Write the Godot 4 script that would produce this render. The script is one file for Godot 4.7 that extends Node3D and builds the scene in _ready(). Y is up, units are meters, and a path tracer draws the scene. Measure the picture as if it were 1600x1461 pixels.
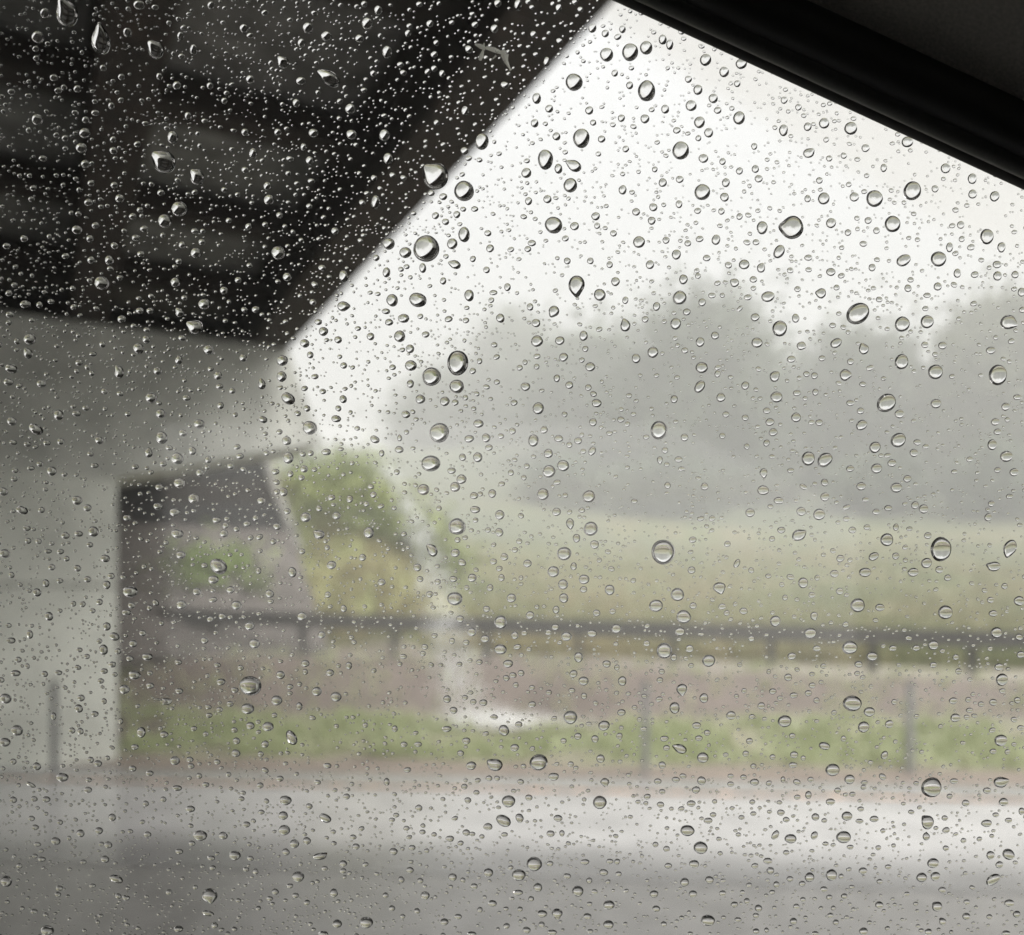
extends Node3D
# Seen from inside a parked car: a rain-covered window, and beyond it a wet road, a small bridge on a pier, a rough bank, a hillside and misty trees.
# x to the right, y up, the view runs along -z; the eye is at (0, 1.6, 0). Depths are written as positive numbers d = -z.

const EYE := 1.6
const GLASS_DEPTH := 0.2
const GLASS_LEAN := 5.0

# the 300 largest drops: place on the glass (mm to the side of and above the eye), half width, half height (mm), turn, direction of a pointed tip (degrees; -1: none), label
const BIG_DROPS := [
	[-15.83, 91.08, 2.82, 2.82, 0, 140, "largest raindrop, tear shaped, straddling the edge between dark bridge underside and white sky"],
	[-17.86, 76.50, 2.75, 2.66, 0, -1, "big round raindrop with dark lower corner, in white sky beside the bridge edge"],
	[-90.83, 123.09, 2.33, 2.78, 0, 120, "tall tear-shaped raindrop in the top corner of the glass on dark bridge underside"],
	[32.40, 13.41, 2.55, 2.64, 0, -1, "big raindrop with thick black upper rim at the middle of the grassy hillside"],
	[-71.95, 93.93, 2.46, 2.50, 0, 145, "biggest round raindrop in the middle of the dark bridge underside, bright down one side"],
	[58.25, 80.76, 2.47, 2.47, 0, 175, "biggest raindrop in open white sky, a tiny point on its side"],
	[-84.13, 117.75, 2.02, 2.79, 0, 95, "pear-shaped raindrop with pointed top on dark bridge underside by the top corner"],
	[-11.43, 53.16, 2.22, 2.59, 0, -1, "tall black-rimmed raindrop where white sky meets misty trees, beyond the pier cap"],
	[91.90, 14.02, 2.26, 2.59, 0, -1, "big black-rimmed raindrop over the hillside near the right edge of the photo"],
	[72.49, 63.30, 2.54, 2.07, 35, -1, "big slanted oval raindrop where white sky meets the misty treetops"],
	[-56.77, -15.57, 2.39, 2.15, 0, -1, "big wide raindrop over the brown bank between pier and falling water"],
	[91.93, -38.07, 2.22, 2.22, 0, -1, "big black-rimmed raindrop over the roadside dirt near the right edge"],
	[-9.93, 88.09, 2.05, 2.05, 0, -1, "large round raindrop on white sky, nearest down-right of the largest tear-shaped drop"],
	[-15.42, 38.67, 2.10, 2.05, 0, -1, "round raindrop with dark right side on misty air just beyond the pier cap end"],
	[102.44, 50.66, 1.95, 2.09, 0, -1, "big raindrop on the misty trees at the right edge of the photo"],
	[-37.43, 110.44, 2.44, 1.53, -30, 150, "long slanted raindrop on dark bridge underside, longest drop there"],
	[27.66, 107.94, 1.81, 2.03, 0, -1, "tall raindrop high in white sky, nearest big drop below the roof lining"],
	[79.13, 44.86, 2.14, 1.81, 40, -1, "big tilted raindrop in the middle of the misty trees at right"],
	[13.49, 69.05, 1.75, 2.16, 0, 275, "raindrop with pointed bottom hanging in white sky above the treetops"],
	[-16.96, 50.34, 1.95, 1.95, 0, -1, "large round raindrop on misty trees, nearest down-left of the tall drop past pier"],
	[82.99, 88.13, 1.82, 1.91, 0, -1, "large round raindrop on white sky, third right of the biggest drop in open sky"],
	[-72.98, 116.03, 1.71, 1.89, 0, 135, "squarish tall raindrop alone on the middle of the misty trees"],
	[14.31, 98.60, 1.72, 1.91, 0, -1, "large round raindrop on white sky, nearest down-left of the tall drop under roof lining"],
	[31.14, 39.17, 1.77, 1.96, 0, -1, "large round raindrop on misty trees, nearest above the black-rimmed hillside drop"],
	[-17.28, 32.21, 2.01, 1.73, 0, -1, "large round raindrop on misty trees, nearest below the round drop past cap end"],
	[5.83, -32.48, 2.02, 1.78, 0, -1, "wide raindrop above the road below the falling water's splash"],
	[73.98, -19.43, 2.06, 1.72, 0, -1, "wide raindrop over the green verge right of centre, beside a smaller one"],
	[6.92, 94.37, 1.55, 2.05, 0, -1, "large tall raindrop on white sky, second right of the largest tear-shaped drop"],
	[34.85, 96.16, 1.77, 1.77, 0, -1, "large round raindrop on white sky, second down-right of the tall drop under roof lining"],
	[8.66, 81.25, 1.83, 1.69, 0, -1, "large round raindrop on white sky, nearest above the pointed-bottom drop in sky"],
	[-11.74, 18.85, 1.88, 1.74, 0, -1, "round raindrop beside the falling water at hillside height"],
	[12.74, 109.66, 1.72, 1.72, 0, -1, "large round raindrop on white sky, nearest left of the tall drop under roof lining"],
	[24.19, 115.52, 1.67, 1.71, 0, -1, "large round raindrop on white sky, nearest up-left of the tall drop under roof lining"],
	[75.20, 86.59, 1.69, 1.73, 0, -1, "large round raindrop on white sky, second right of the biggest drop in open sky"],
	[-62.98, 10.35, 1.94, 1.60, -30, -1, "slanted oval raindrop on the shaded slope under the bridge"],
	[79.13, 81.47, 1.65, 1.65, 0, -1, "large round raindrop on white sky, nearest above the slanted oval on treetops"],
	[-66.93, -62.48, 1.80, 1.70, 0, 275, "raindrop with pointed bottom on the dark wet lane at lower left"],
	[32.94, -7.88, 1.67, 1.76, 0, -1, "round raindrop just under the guard rail beside the slim middle post"],
	[-66.49, 60.54, 1.75, 1.57, 0, 150, "large pointed raindrop on dark bridge underside, sixth below the biggest drop under bridge"],
	[104.16, 61.53, 1.75, 1.57, 0, 340, "large pointed raindrop on misty trees, nearest above the big drop at right edge"],
	[-19.70, 66.09, 1.84, 1.47, -15, -1, "large slanted raindrop on white sky, nearest below the big drop beside bridge edge"],
	[39.45, 87.87, 1.64, 1.60, 0, -1, "large round raindrop on white sky, second left of the biggest drop in open sky"],
	[-65.22, 90.86, 1.50, 1.73, 0, 135, "large pointed raindrop on dark bridge underside, nearest down-right of the biggest drop under bridge"],
	[106.69, 14.25, 1.46, 1.88, -25, 255, "large pointed raindrop on grassy hillside, second right of the black-rimmed drop at right"],
	[-69.06, 84.48, 1.69, 1.51, 0, -1, "large round raindrop on dark bridge underside, nearest below the biggest drop under bridge"],
	[88.97, 74.41, 1.61, 1.56, 0, -1, "large round raindrop on white sky, second up-right of the slanted oval on treetops"],
	[56.20, 60.22, 1.57, 1.62, 0, -1, "large round raindrop on misty trees, nearest left of the slanted oval on treetops"],
	[4.92, -55.32, 1.70, 1.65, 0, -1, "round raindrop on the dark wet lane at bottom centre"],
	[81.88, 61.12, 1.57, 1.57, 0, -1, "large round raindrop on misty trees, nearest right of the slanted oval on treetops"],
	[-6.25, 97.95, 1.45, 1.63, 0, -1, "large round raindrop on dark bridge underside, nearest up-right of the largest tear-shaped drop"],
	[89.24, 51.29, 1.58, 1.53, 0, -1, "large round raindrop on misty trees, nearest up-right of the tilted drop on misty trees"],
	[81.93, 37.10, 1.68, 1.45, 30, -1, "large slanted raindrop on misty trees, nearest below the tilted drop on misty trees"],
	[-3.74, -33.02, 1.73, 1.49, 0, 145, "large pointed raindrop on roadside dirt, nearest left of the wide drop under splash"],
	[-12.30, 3.39, 1.66, 1.47, 0, -1, "large round raindrop on grassy hillside, nearest below the round drop by falling water"],
	[73.02, -7.21, 1.66, 1.47, 0, -1, "large round raindrop on guard rail, nearest above the wide drop on right verge"],
	[66.47, 32.95, 1.68, 1.40, 45, -1, "large slanted raindrop on misty trees, second down-left of the tilted drop on misty trees"],
	[16.85, 18.38, 1.55, 1.51, 0, -1, "large round raindrop on grassy hillside, nearest left of the black-rimmed hillside drop"],
	[74.44, 1.97, 1.56, 1.52, 0, -1, "large round raindrop on grassy hillside, second above the wide drop on right verge"],
	[93.40, 0.45, 1.56, 1.52, 0, -1, "large round raindrop on grassy hillside, nearest below the black-rimmed drop at right"],
	[82.03, 53.38, 1.44, 1.57, 0, -1, "large round raindrop on misty trees, nearest above the tilted drop on misty trees"],
	[98.86, 78.94, 1.37, 1.60, 0, -1, "large round raindrop on white sky, second above the big drop at right edge"],
	[-42.83, 39.68, 1.54, 1.44, 0, -1, "large round raindrop on grey pier cap, nearest left of the round drop past cap end"],
	[-11.64, 48.29, 1.53, 1.44, 0, -1, "large round raindrop on misty trees, nearest below the tall drop past pier"],
	[11.19, 13.08, 1.56, 1.46, 0, -1, "large round raindrop on grassy hillside, fourth left of the black-rimmed hillside drop"],
	[37.00, -0.51, 1.57, 1.47, 0, -1, "large round raindrop on grassy hillside, nearest up-right of the round drop under rail"],
	[-85.72, 69.49, 1.56, 1.38, 0, -1, "large round raindrop on dark bridge underside, nearest down-left of the biggest drop under bridge"],
	[91.37, -45.87, 1.45, 1.64, 0, 135, "large pointed raindrop on bright wet lane, nearest below the black-rimmed drop over roadside"],
	[12.09, 89.23, 1.41, 1.46, 0, -1, "large round raindrop on white sky, second above the pointed-bottom drop in sky"],
	[12.70, -22.49, 1.53, 1.48, 0, -1, "large round raindrop on green verge, nearest up-right of the wide drop under splash"],
	[35.09, 66.54, 1.43, 1.43, 0, -1, "large round raindrop on misty trees, second right of the pointed-bottom drop in sky"],
	[62.95, 33.23, 1.45, 1.45, 0, -1, "large round raindrop on misty trees, third down-left of the tilted drop on misty trees"],
	[-48.71, 75.61, 1.47, 1.38, 0, -1, "large round raindrop on dark bridge underside, second down-right of the biggest drop under bridge"],
	[19.27, -41.42, 1.54, 1.45, 0, -1, "large round raindrop on bright wet lane, nearest down-right of the wide drop under splash"],
	[73.00, -49.24, 1.60, 1.40, 0, -1, "large round raindrop on bright wet lane, nearest down-left of the black-rimmed drop over roadside"],
	[12.84, 93.14, 1.64, 1.18, -25, 150, "large pointed raindrop on white sky, second down-left of the tall drop under roof lining"],
	[-72.20, 82.04, 1.42, 1.37, 0, -1, "medium round raindrop on dark bridge underside, second below the biggest drop under bridge"],
	[35.60, 4.29, 1.47, 1.42, 0, -1, "medium round raindrop on grassy hillside, nearest below the black-rimmed hillside drop"],
	[70.12, -34.15, 1.54, 1.40, 0, -1, "medium round raindrop on roadside dirt, nearest below the wide drop on right verge"],
	[41.56, -51.63, 1.55, 1.41, 0, -1, "medium round raindrop on bright wet lane, second right of the bottom-centre drop"],
	[61.38, 17.02, 1.60, 1.27, 20, 35, "medium pointed raindrop on grassy hillside, nearest right of the black-rimmed hillside drop"],
	[107.06, -36.89, 1.64, 1.30, 0, 20, "medium pointed raindrop on roadside dirt, nearest right of the black-rimmed drop over roadside"],
	[-1.87, -45.53, 1.69, 1.26, -30, -1, "medium slanted raindrop on bright wet lane, nearest up-left of the bottom-centre drop"],
	[19.38, 115.04, 1.35, 1.35, 0, -1, "medium round raindrop on white sky, second up-left of the tall drop under roof lining"],
	[87.08, 61.62, 1.38, 1.38, 0, -1, "medium round raindrop on misty trees, second right of the slanted oval on treetops"],
	[-2.45, -1.70, 1.38, 1.47, 0, -1, "medium round raindrop on grassy hillside, nearest down-right of the round drop by falling water"],
	[31.00, 1.87, 1.47, 1.37, 0, -1, "medium round raindrop on grassy hillside, nearest above the round drop under rail"],
	[-9.97, 79.34, 1.19, 1.56, 0, -1, "medium tall raindrop on white sky, second right of the big drop beside bridge edge"],
	[-82.10, 4.91, 1.61, 1.23, 0, -1, "medium wide raindrop on shaded abutment slope, nearest left of the slanted oval under bridge"],
	[80.24, 16.04, 1.41, 1.37, 0, -1, "medium round raindrop on grassy hillside, nearest left of the black-rimmed drop at right"],
	[-0.76, -41.18, 1.50, 1.35, 0, -1, "medium round raindrop on bright wet lane, nearest down-left of the wide drop under splash"],
	[59.36, -23.36, 1.48, 1.34, 0, -1, "medium round raindrop on green verge, nearest left of the wide drop on right verge"],
	[81.68, 74.14, 1.56, 1.15, 25, -1, "medium slanted raindrop on white sky, nearest up-right of the slanted oval on treetops"],
	[69.83, 100.56, 1.31, 1.31, 0, -1, "medium round raindrop on white sky, second up-right of the biggest drop in open sky"],
	[7.87, 30.54, 1.36, 1.36, 0, -1, "medium round raindrop on misty trees, nearest up-right of the round drop by falling water"],
	[27.47, 116.37, 1.26, 1.35, 0, -1, "medium round raindrop on white sky, nearest above the tall drop under roof lining"],
	[42.59, -10.08, 1.43, 1.33, 0, -1, "medium round raindrop on brown bank, nearest right of the round drop under rail"],
	[1.52, -57.82, 1.51, 1.31, 0, -1, "medium round raindrop on dark wet lane, nearest down-left of the bottom-centre drop"],
	[-32.36, -68.67, 1.51, 1.32, 0, -1, "medium round raindrop on dark wet lane, third right of the pointed drop on dark lane"],
	[38.59, -47.76, 1.55, 1.26, 0, -1, "medium wide raindrop on bright wet lane, nearest right of the bottom-centre drop"],
	[43.47, -68.17, 1.56, 1.27, 0, -1, "medium wide raindrop on dark wet lane, third right of the bottom-centre drop"],
	[-48.08, -27.01, 1.10, 1.73, 25, -1, "medium slanted raindrop on green verge, third down-right of the wide drop on brown bank"],
	[-47.27, 45.78, 1.53, 1.16, -30, -1, "medium slanted raindrop on grey pier cap, second left of the round drop past cap end"],
	[16.38, 25.25, 1.36, 1.31, 0, -1, "medium round raindrop on misty trees, nearest up-left of the black-rimmed hillside drop"],
	[44.61, 5.76, 1.47, 1.23, 0, 285, "medium pointed raindrop on grassy hillside, nearest down-right of the black-rimmed hillside drop"],
	[106.37, -58.87, 1.70, 1.12, 35, -1, "medium slanted raindrop on dark wet lane, second down-right of the black-rimmed drop over roadside"],
	[-68.63, -48.90, 1.55, 1.21, 0, -1, "medium wide raindrop on bright wet lane, nearest above the pointed drop on dark lane"],
	[-46.97, 113.54, 1.26, 1.26, 0, 130, "medium pointed raindrop on dark bridge underside, nearest left of the long slanted drop"],
	[46.76, 102.61, 1.22, 1.31, 0, -1, "medium round raindrop on white sky, fourth right of the tall drop under roof lining"],
	[106.26, -14.22, 1.29, 1.38, 0, -1, "medium round raindrop on brown bank, second up-right of the black-rimmed drop over roadside"],
	[106.63, -27.60, 1.39, 1.30, 0, -1, "medium round raindrop on green verge, nearest up-right of the black-rimmed drop over roadside"],
	[-100.86, 39.36, 1.58, 1.07, -30, -1, "medium slanted raindrop on grey pier cap, sixth up-left of the slanted oval under bridge"],
	[103.38, 10.35, 1.56, 1.09, 0, 160, "medium pointed raindrop on grassy hillside, nearest right of the black-rimmed drop at right"],
	[-96.91, 118.47, 1.26, 1.21, 0, -1, "medium round raindrop on dark bridge underside, nearest down-left of the tall corner drop"],
	[-74.26, 37.61, 1.26, 1.31, 0, -1, "medium round raindrop on grey pier cap, third up-left of the slanted oval under bridge"],
	[-71.08, 33.23, 1.31, 1.26, 0, -1, "medium round raindrop on grey pier cap, second above the slanted oval under bridge"],
	[6.58, 25.71, 1.31, 1.27, 0, -1, "medium round raindrop on misty trees, second right of the round drop by falling water"],
	[-103.23, -70.54, 1.47, 1.22, 0, -1, "medium round raindrop on dark wet lane, second left of the pointed drop on dark lane"],
	[55.67, 75.88, 1.10, 1.42, -30, -1, "medium slanted raindrop on white sky, nearest down-left of the biggest drop in open sky"],
	[-17.09, 13.78, 1.13, 1.46, 30, 140, "medium pointed raindrop on grassy hillside, nearest down-left of the round drop by falling water"],
	[18.38, 67.12, 1.24, 1.24, 0, -1, "medium round raindrop on misty trees, nearest right of the pointed-bottom drop in sky"],
	[70.26, 50.66, 1.25, 1.25, 0, 0, "medium pointed raindrop on misty trees, nearest up-left of the tilted drop on misty trees"],
	[-25.69, 77.48, 1.28, 1.19, 0, -1, "medium round raindrop on white sky, second left of the big drop beside bridge edge"],
	[-25.08, 66.00, 1.20, 1.29, 0, -1, "medium round raindrop on white sky, nearest down-left of the big drop beside bridge edge"],
	[-101.31, 58.05, 1.29, 1.20, 0, -1, "medium round raindrop on white sky, second down-left of the biggest drop under bridge"],
	[10.86, 31.75, 1.31, 1.22, 0, -1, "medium round raindrop on misty trees, second up-right of the round drop by falling water"],
	[64.37, -4.10, 1.33, 1.23, 0, -1, "medium round raindrop on guard rail, nearest up-left of the wide drop on right verge"],
	[36.70, -29.45, 1.58, 1.06, -25, 160, "medium pointed raindrop on green verge, second below the round drop under rail"],
	[104.99, 33.69, 1.35, 1.17, 0, -1, "medium round raindrop on misty trees, second below the big drop at right edge"],
	[-57.47, -20.60, 1.39, 1.20, 0, -1, "medium round raindrop on green verge, nearest below the wide drop on brown bank"],
	[52.03, 80.72, 1.10, 1.37, 0, -1, "medium tall raindrop on white sky, nearest left of the biggest drop in open sky"],
	[53.55, 66.76, 1.38, 1.10, 10, -1, "medium slanted raindrop on misty trees, nearest below the biggest drop in open sky"],
	[109.50, -53.12, 1.46, 1.16, -30, -1, "medium slanted raindrop on dark wet lane, nearest down-right of the black-rimmed drop over roadside"],
	[-28.28, 85.80, 1.00, 1.46, 0, -1, "medium tall raindrop on dark bridge underside, nearest down-left of the largest tear-shaped drop"],
	[26.44, 77.83, 1.24, 1.19, 0, -1, "medium round raindrop on white sky, nearest up-right of the pointed-bottom drop in sky"],
	[64.66, 86.59, 1.19, 1.23, 0, -1, "medium round raindrop on white sky, nearest up-right of the biggest drop in open sky"],
	[8.89, 9.21, 1.28, 1.23, 0, -1, "medium round raindrop on grassy hillside, second down-right of the round drop by falling water"],
	[5.55, 43.72, 1.21, 1.26, 0, -1, "medium round raindrop on misty trees, nearest down-right of the tall drop past pier"],
	[5.24, 57.64, 1.25, 1.20, 0, -1, "medium round raindrop on misty trees, second down-left of the pointed-bottom drop in sky"],
	[65.58, 21.42, 1.27, 1.22, 0, -1, "medium round raindrop on grassy hillside, third left of the black-rimmed drop at right"],
	[36.88, -16.34, 1.24, 1.29, 0, 275, "medium pointed raindrop on brown bank, nearest down-right of the round drop under rail"],
	[-69.98, 98.73, 1.13, 1.27, 0, -1, "medium round raindrop on dark bridge underside, nearest above the biggest drop under bridge"],
	[-18.87, 26.69, 1.31, 1.17, 0, -1, "medium round raindrop on misty trees, nearest up-left of the round drop by falling water"],
	[39.95, 52.20, 1.30, 1.16, 0, -1, "medium round raindrop on misty trees, third down-right of the pointed-bottom drop in sky"],
	[-47.27, -58.22, 1.36, 1.22, 0, -1, "medium round raindrop on dark wet lane, nearest right of the pointed drop on dark lane"],
	[70.59, -57.82, 1.22, 1.36, 0, -1, "medium round raindrop on dark wet lane, second down-left of the black-rimmed drop over roadside"],
	[23.78, 60.85, 1.11, 1.34, 0, 110, "medium pointed raindrop on misty trees, nearest down-right of the pointed-bottom drop in sky"],
	[-2.51, -7.59, 1.38, 1.14, 0, -1, "medium wide raindrop on guard rail, nearest above the wide drop under splash"],
	[-82.85, 51.25, 1.07, 1.39, 0, 120, "medium pointed raindrop on grey pier cap, ninth below the biggest drop under bridge"],
	[-29.54, 121.04, 1.17, 1.17, 0, -1, "medium round raindrop on dark bridge underside, second up-right of the long slanted drop"],
	[8.77, 63.75, 1.20, 1.20, 0, 240, "medium pointed raindrop on white sky, nearest down-left of the pointed-bottom drop in sky"],
	[39.66, 114.01, 1.17, 1.17, 0, -1, "medium round raindrop on white sky, nearest up-right of the tall drop under roof lining"],
	[-23.60, 58.64, 1.20, 1.20, 0, -1, "medium round raindrop on white sky, nearest up-left of the tall drop past pier"],
	[77.03, 35.58, 1.21, 1.21, 0, -1, "medium round raindrop on misty trees, second below the tilted drop on misty trees"],
	[76.59, -24.63, 1.25, 1.25, 0, -1, "medium round raindrop on green verge, second down-right of the wide drop on right verge"],
	[4.54, 37.01, 1.17, 1.26, 0, -1, "medium round raindrop on misty trees, nearest right of the round drop past cap end"],
	[55.86, 46.10, 1.25, 1.16, 0, -1, "medium round raindrop on misty trees, second left of the tilted drop on misty trees"],
	[-107.88, -25.40, 1.29, 1.20, 0, -1, "medium round raindrop on pale pier wall, third left of the wide drop on brown bank"],
	[-35.35, 64.79, 1.29, 1.11, 0, 0, "medium pointed raindrop on white sky, second down-left of the big drop beside bridge edge"],
	[-22.22, 75.70, 1.28, 1.10, 0, -1, "medium round raindrop on white sky, nearest left of the big drop beside bridge edge"],
	[-111.83, -59.22, 1.22, 1.26, 0, -1, "medium round raindrop on dark wet lane, third left of the pointed drop on dark lane"],
	[14.57, -61.47, 1.27, 1.22, 0, -1, "medium round raindrop on dark wet lane, nearest down-right of the bottom-centre drop"],
	[104.60, -3.95, 1.23, 1.19, 0, -1, "medium round raindrop on guard rail, second down-right of the black-rimmed drop at right"],
	[-64.46, 65.23, 1.24, 1.11, 0, -1, "medium round raindrop on dark bridge underside, fifth below the biggest drop under bridge"],
	[-76.17, 45.91, 1.25, 1.12, 0, -1, "medium round raindrop on grey pier cap, fifth above the slanted oval under bridge"],
	[-47.53, 33.37, 1.12, 1.26, 0, -1, "medium round raindrop on yellow-green bushes, second up-right of the slanted oval under bridge"],
	[-21.30, 52.61, 1.25, 1.11, 0, -1, "medium round raindrop on white sky, nearest left of the tall drop past pier"],
	[-50.11, -47.66, 1.31, 1.16, 0, -1, "medium round raindrop on bright wet lane, second up-right of the pointed drop on dark lane"],
	[41.68, -31.40, 1.30, 1.15, 0, -1, "medium round raindrop on green verge, third below the round drop under rail"],
	[-49.72, -40.98, 1.35, 1.11, 0, -1, "medium wide raindrop on bright wet lane, second below the wide drop on brown bank"],
	[39.61, 48.24, 1.02, 1.35, -35, -1, "medium slanted raindrop on misty trees, fourth down-right of the pointed-bottom drop in sky"],
	[29.63, 55.34, 1.16, 1.16, 0, -1, "medium round raindrop on misty trees, second down-right of the pointed-bottom drop in sky"],
	[-97.72, 102.30, 1.18, 1.09, 0, -1, "medium round raindrop on dark bridge underside, nearest down-left of the pointed-top pear drop"],
	[-26.30, 99.17, 1.09, 1.18, 0, -1, "medium round raindrop on dark bridge underside, nearest up-left of the largest tear-shaped drop"],
	[38.62, 101.74, 1.09, 1.18, 0, -1, "medium round raindrop on white sky, nearest down-right of the tall drop under roof lining"],
	[81.58, 97.86, 1.18, 1.09, 0, -1, "medium round raindrop on white sky, third up-right of the biggest drop in open sky"],
	[-48.36, 53.66, 1.20, 1.11, 0, -1, "medium round raindrop on grey pier cap, second up-left of the round drop past cap end"],
	[34.35, 61.21, 1.11, 1.20, 0, -1, "medium round raindrop on misty trees, fourth right of the pointed-bottom drop in sky"],
	[56.80, -1.46, 1.14, 1.23, 0, -1, "medium round raindrop on grassy hillside, second up-left of the wide drop on right verge"],
	[-110.03, -18.37, 1.24, 1.15, 0, -1, "medium round raindrop on pale pier wall, fourth left of the wide drop on brown bank"],
	[20.04, -24.33, 1.25, 1.15, 0, -1, "medium round raindrop on green verge, second up-right of the wide drop under splash"],
	[10.02, -66.60, 1.27, 1.17, 0, 275, "medium pointed raindrop on dark wet lane, second down-right of the bottom-centre drop"],
	[35.36, -20.40, 1.15, 1.24, 0, -1, "medium round raindrop on green verge, nearest below the round drop under rail"],
	[-70.78, 28.04, 1.26, 1.08, 0, -1, "medium round raindrop on shaded abutment slope, second up-left of the slanted oval under bridge"],
	[-1.76, -25.36, 1.10, 1.29, 25, -1, "medium slanted raindrop on green verge, nearest up-left of the wide drop under splash"],
	[92.94, -55.12, 1.31, 1.12, 0, -1, "medium round raindrop on dark wet lane, second below the black-rimmed drop over roadside"],
	[-25.56, 115.47, 0.99, 1.26, 0, -1, "medium tall raindrop on dark bridge underside, nearest up-right of the long slanted drop"],
	[36.84, 105.04, 1.13, 1.09, 0, -1, "medium round raindrop on white sky, nearest right of the tall drop under roof lining"],
	[-105.44, 51.93, 1.39, 0.93, -10, -1, "medium slanted raindrop on grey pier cap, fourth down-left of the biggest drop under bridge"],
	[-78.51, 56.11, 1.11, 1.16, 0, -1, "medium round raindrop on misty trees, seventh below the biggest drop under bridge"],
	[-89.54, 17.77, 1.18, 1.13, 0, -1, "medium round raindrop on pale pier wall, second left of the slanted oval under bridge"],
	[73.98, 56.02, 1.11, 1.16, 0, 110, "medium pointed raindrop on misty trees, nearest below the slanted oval on treetops"],
	[55.38, 50.34, 1.11, 1.16, 0, 50, "medium pointed raindrop on misty trees, second down-left of the slanted oval on treetops"],
	[94.21, -64.99, 1.17, 1.22, 0, 140, "medium pointed raindrop on dark wet lane, fourth below the black-rimmed drop over roadside"],
	[-30.62, 17.54, 1.08, 1.22, 0, -1, "medium round raindrop on yellow-green bushes, nearest left of the round drop by falling water"],
	[81.87, 27.11, 1.22, 1.08, 0, -1, "medium round raindrop on misty trees, nearest up-left of the black-rimmed drop at right"],
	[61.31, 95.68, 1.23, 1.00, 0, 45, "medium pointed raindrop on white sky, nearest above the biggest drop in open sky"],
	[-41.28, 17.16, 1.27, 1.04, 0, 140, "medium pointed raindrop on yellow-green bushes, second right of the slanted oval under bridge"],
	[74.03, 40.23, 1.26, 1.02, 35, -1, "medium slanted raindrop on misty trees, nearest down-left of the tilted drop on misty trees"],
	[53.49, 26.55, 1.27, 1.03, 0, -1, "medium wide raindrop on misty trees, nearest up-right of the black-rimmed hillside drop"],
	[-61.14, -53.37, 1.31, 1.07, 0, -1, "medium wide raindrop on dark wet lane, nearest up-right of the pointed drop on dark lane"],
	[61.34, -49.59, 1.31, 1.07, 0, -1, "medium wide raindrop on bright wet lane, second down-left of the wide drop on right verge"],
	[-71.59, 17.31, 1.32, 0.99, 0, -1, "medium wide raindrop on shaded abutment slope, nearest up-left of the slanted oval under bridge"],
	[75.81, 9.07, 1.32, 0.99, 0, -1, "medium wide raindrop on grassy hillside, second left of the black-rimmed drop at right"],
	[-81.80, -13.21, 1.34, 1.00, 0, -1, "medium wide raindrop on brown bank, nearest left of the wide drop on brown bank"],
	[-98.44, -35.81, 1.35, 1.01, 0, -1, "medium wide raindrop on roadside dirt, nearest up-left of the pointed drop on dark lane"],
	[-42.32, -53.57, 1.65, 0.82, 10, 45, "medium pointed raindrop on dark wet lane, second right of the pointed drop on dark lane"],
	[-41.66, 120.23, 1.08, 1.08, 0, -1, "medium round raindrop on dark bridge underside, nearest up-left of the long slanted drop"],
	[-12.45, 77.48, 1.10, 1.10, 0, -1, "medium round raindrop on white sky, nearest right of the big drop beside bridge edge"],
	[64.67, 67.43, 1.10, 1.10, 0, 170, "medium pointed raindrop on misty trees, nearest up-left of the slanted oval on treetops"],
	[-87.49, -58.72, 1.56, 0.88, -20, -1, "medium slanted raindrop on dark wet lane, nearest left of the pointed drop on dark lane"],
	[-67.88, 24.78, 1.17, 1.08, 0, -1, "medium round raindrop on shaded abutment slope, nearest above the slanted oval under bridge"],
	[77.51, 31.14, 1.17, 1.08, 0, -1, "medium round raindrop on misty trees, third below the tilted drop on misty trees"],
	[88.91, 11.05, 1.18, 1.09, 0, -1, "medium round raindrop on grassy hillside, nearest down-left of the black-rimmed drop at right"],
	[-55.64, -6.34, 1.19, 1.09, 0, -1, "medium round raindrop on guard rail, nearest above the wide drop on brown bank"],
	[-38.24, -17.98, 1.19, 1.10, 0, -1, "medium round raindrop on brown bank, second right of the wide drop on brown bank"],
	[-51.11, -18.76, 1.20, 1.10, 0, -1, "medium round raindrop on brown bank, nearest down-right of the wide drop on brown bank"],
	[-88.05, 99.61, 1.18, 1.00, 0, -1, "medium round raindrop on dark bridge underside, second left of the biggest drop under bridge"],
	[-35.16, 70.93, 1.01, 1.19, 0, -1, "medium round raindrop on dark bridge underside, third left of the big drop beside bridge edge"],
	[-25.58, 94.50, 1.00, 1.18, 0, -1, "medium round raindrop on dark bridge underside, nearest left of the largest tear-shaped drop"],
	[-8.96, 66.99, 1.01, 1.20, 0, -1, "medium round raindrop on white sky, second down-right of the big drop beside bridge edge"],
	[46.98, 113.24, 1.17, 0.99, 0, -1, "medium round raindrop on white sky, fifth right of the tall drop under roof lining"],
	[51.47, 57.33, 1.20, 1.02, 0, -1, "medium round raindrop on misty trees, second left of the slanted oval on treetops"],
	[-53.16, -24.53, 1.25, 1.05, 0, -1, "medium round raindrop on green verge, second down-right of the wide drop on brown bank"],
	[77.73, -21.28, 1.24, 1.05, 0, -1, "medium round raindrop on green verge, nearest down-right of the wide drop on right verge"],
	[68.11, 57.24, 1.25, 0.97, 30, -1, "small slanted raindrop on misty trees, nearest down-left of the slanted oval on treetops"],
	[-11.92, 73.29, 1.29, 0.92, -20, 160, "small pointed raindrop on white sky, nearest down-right of the big drop beside bridge edge"],
	[64.31, 101.56, 1.09, 1.04, 0, -1, "small round raindrop on white sky, third above the biggest drop in open sky"],
	[-48.57, 50.34, 1.07, 1.11, 0, -1, "small round raindrop on grey pier cap, third left of the round drop past cap end"],
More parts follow.
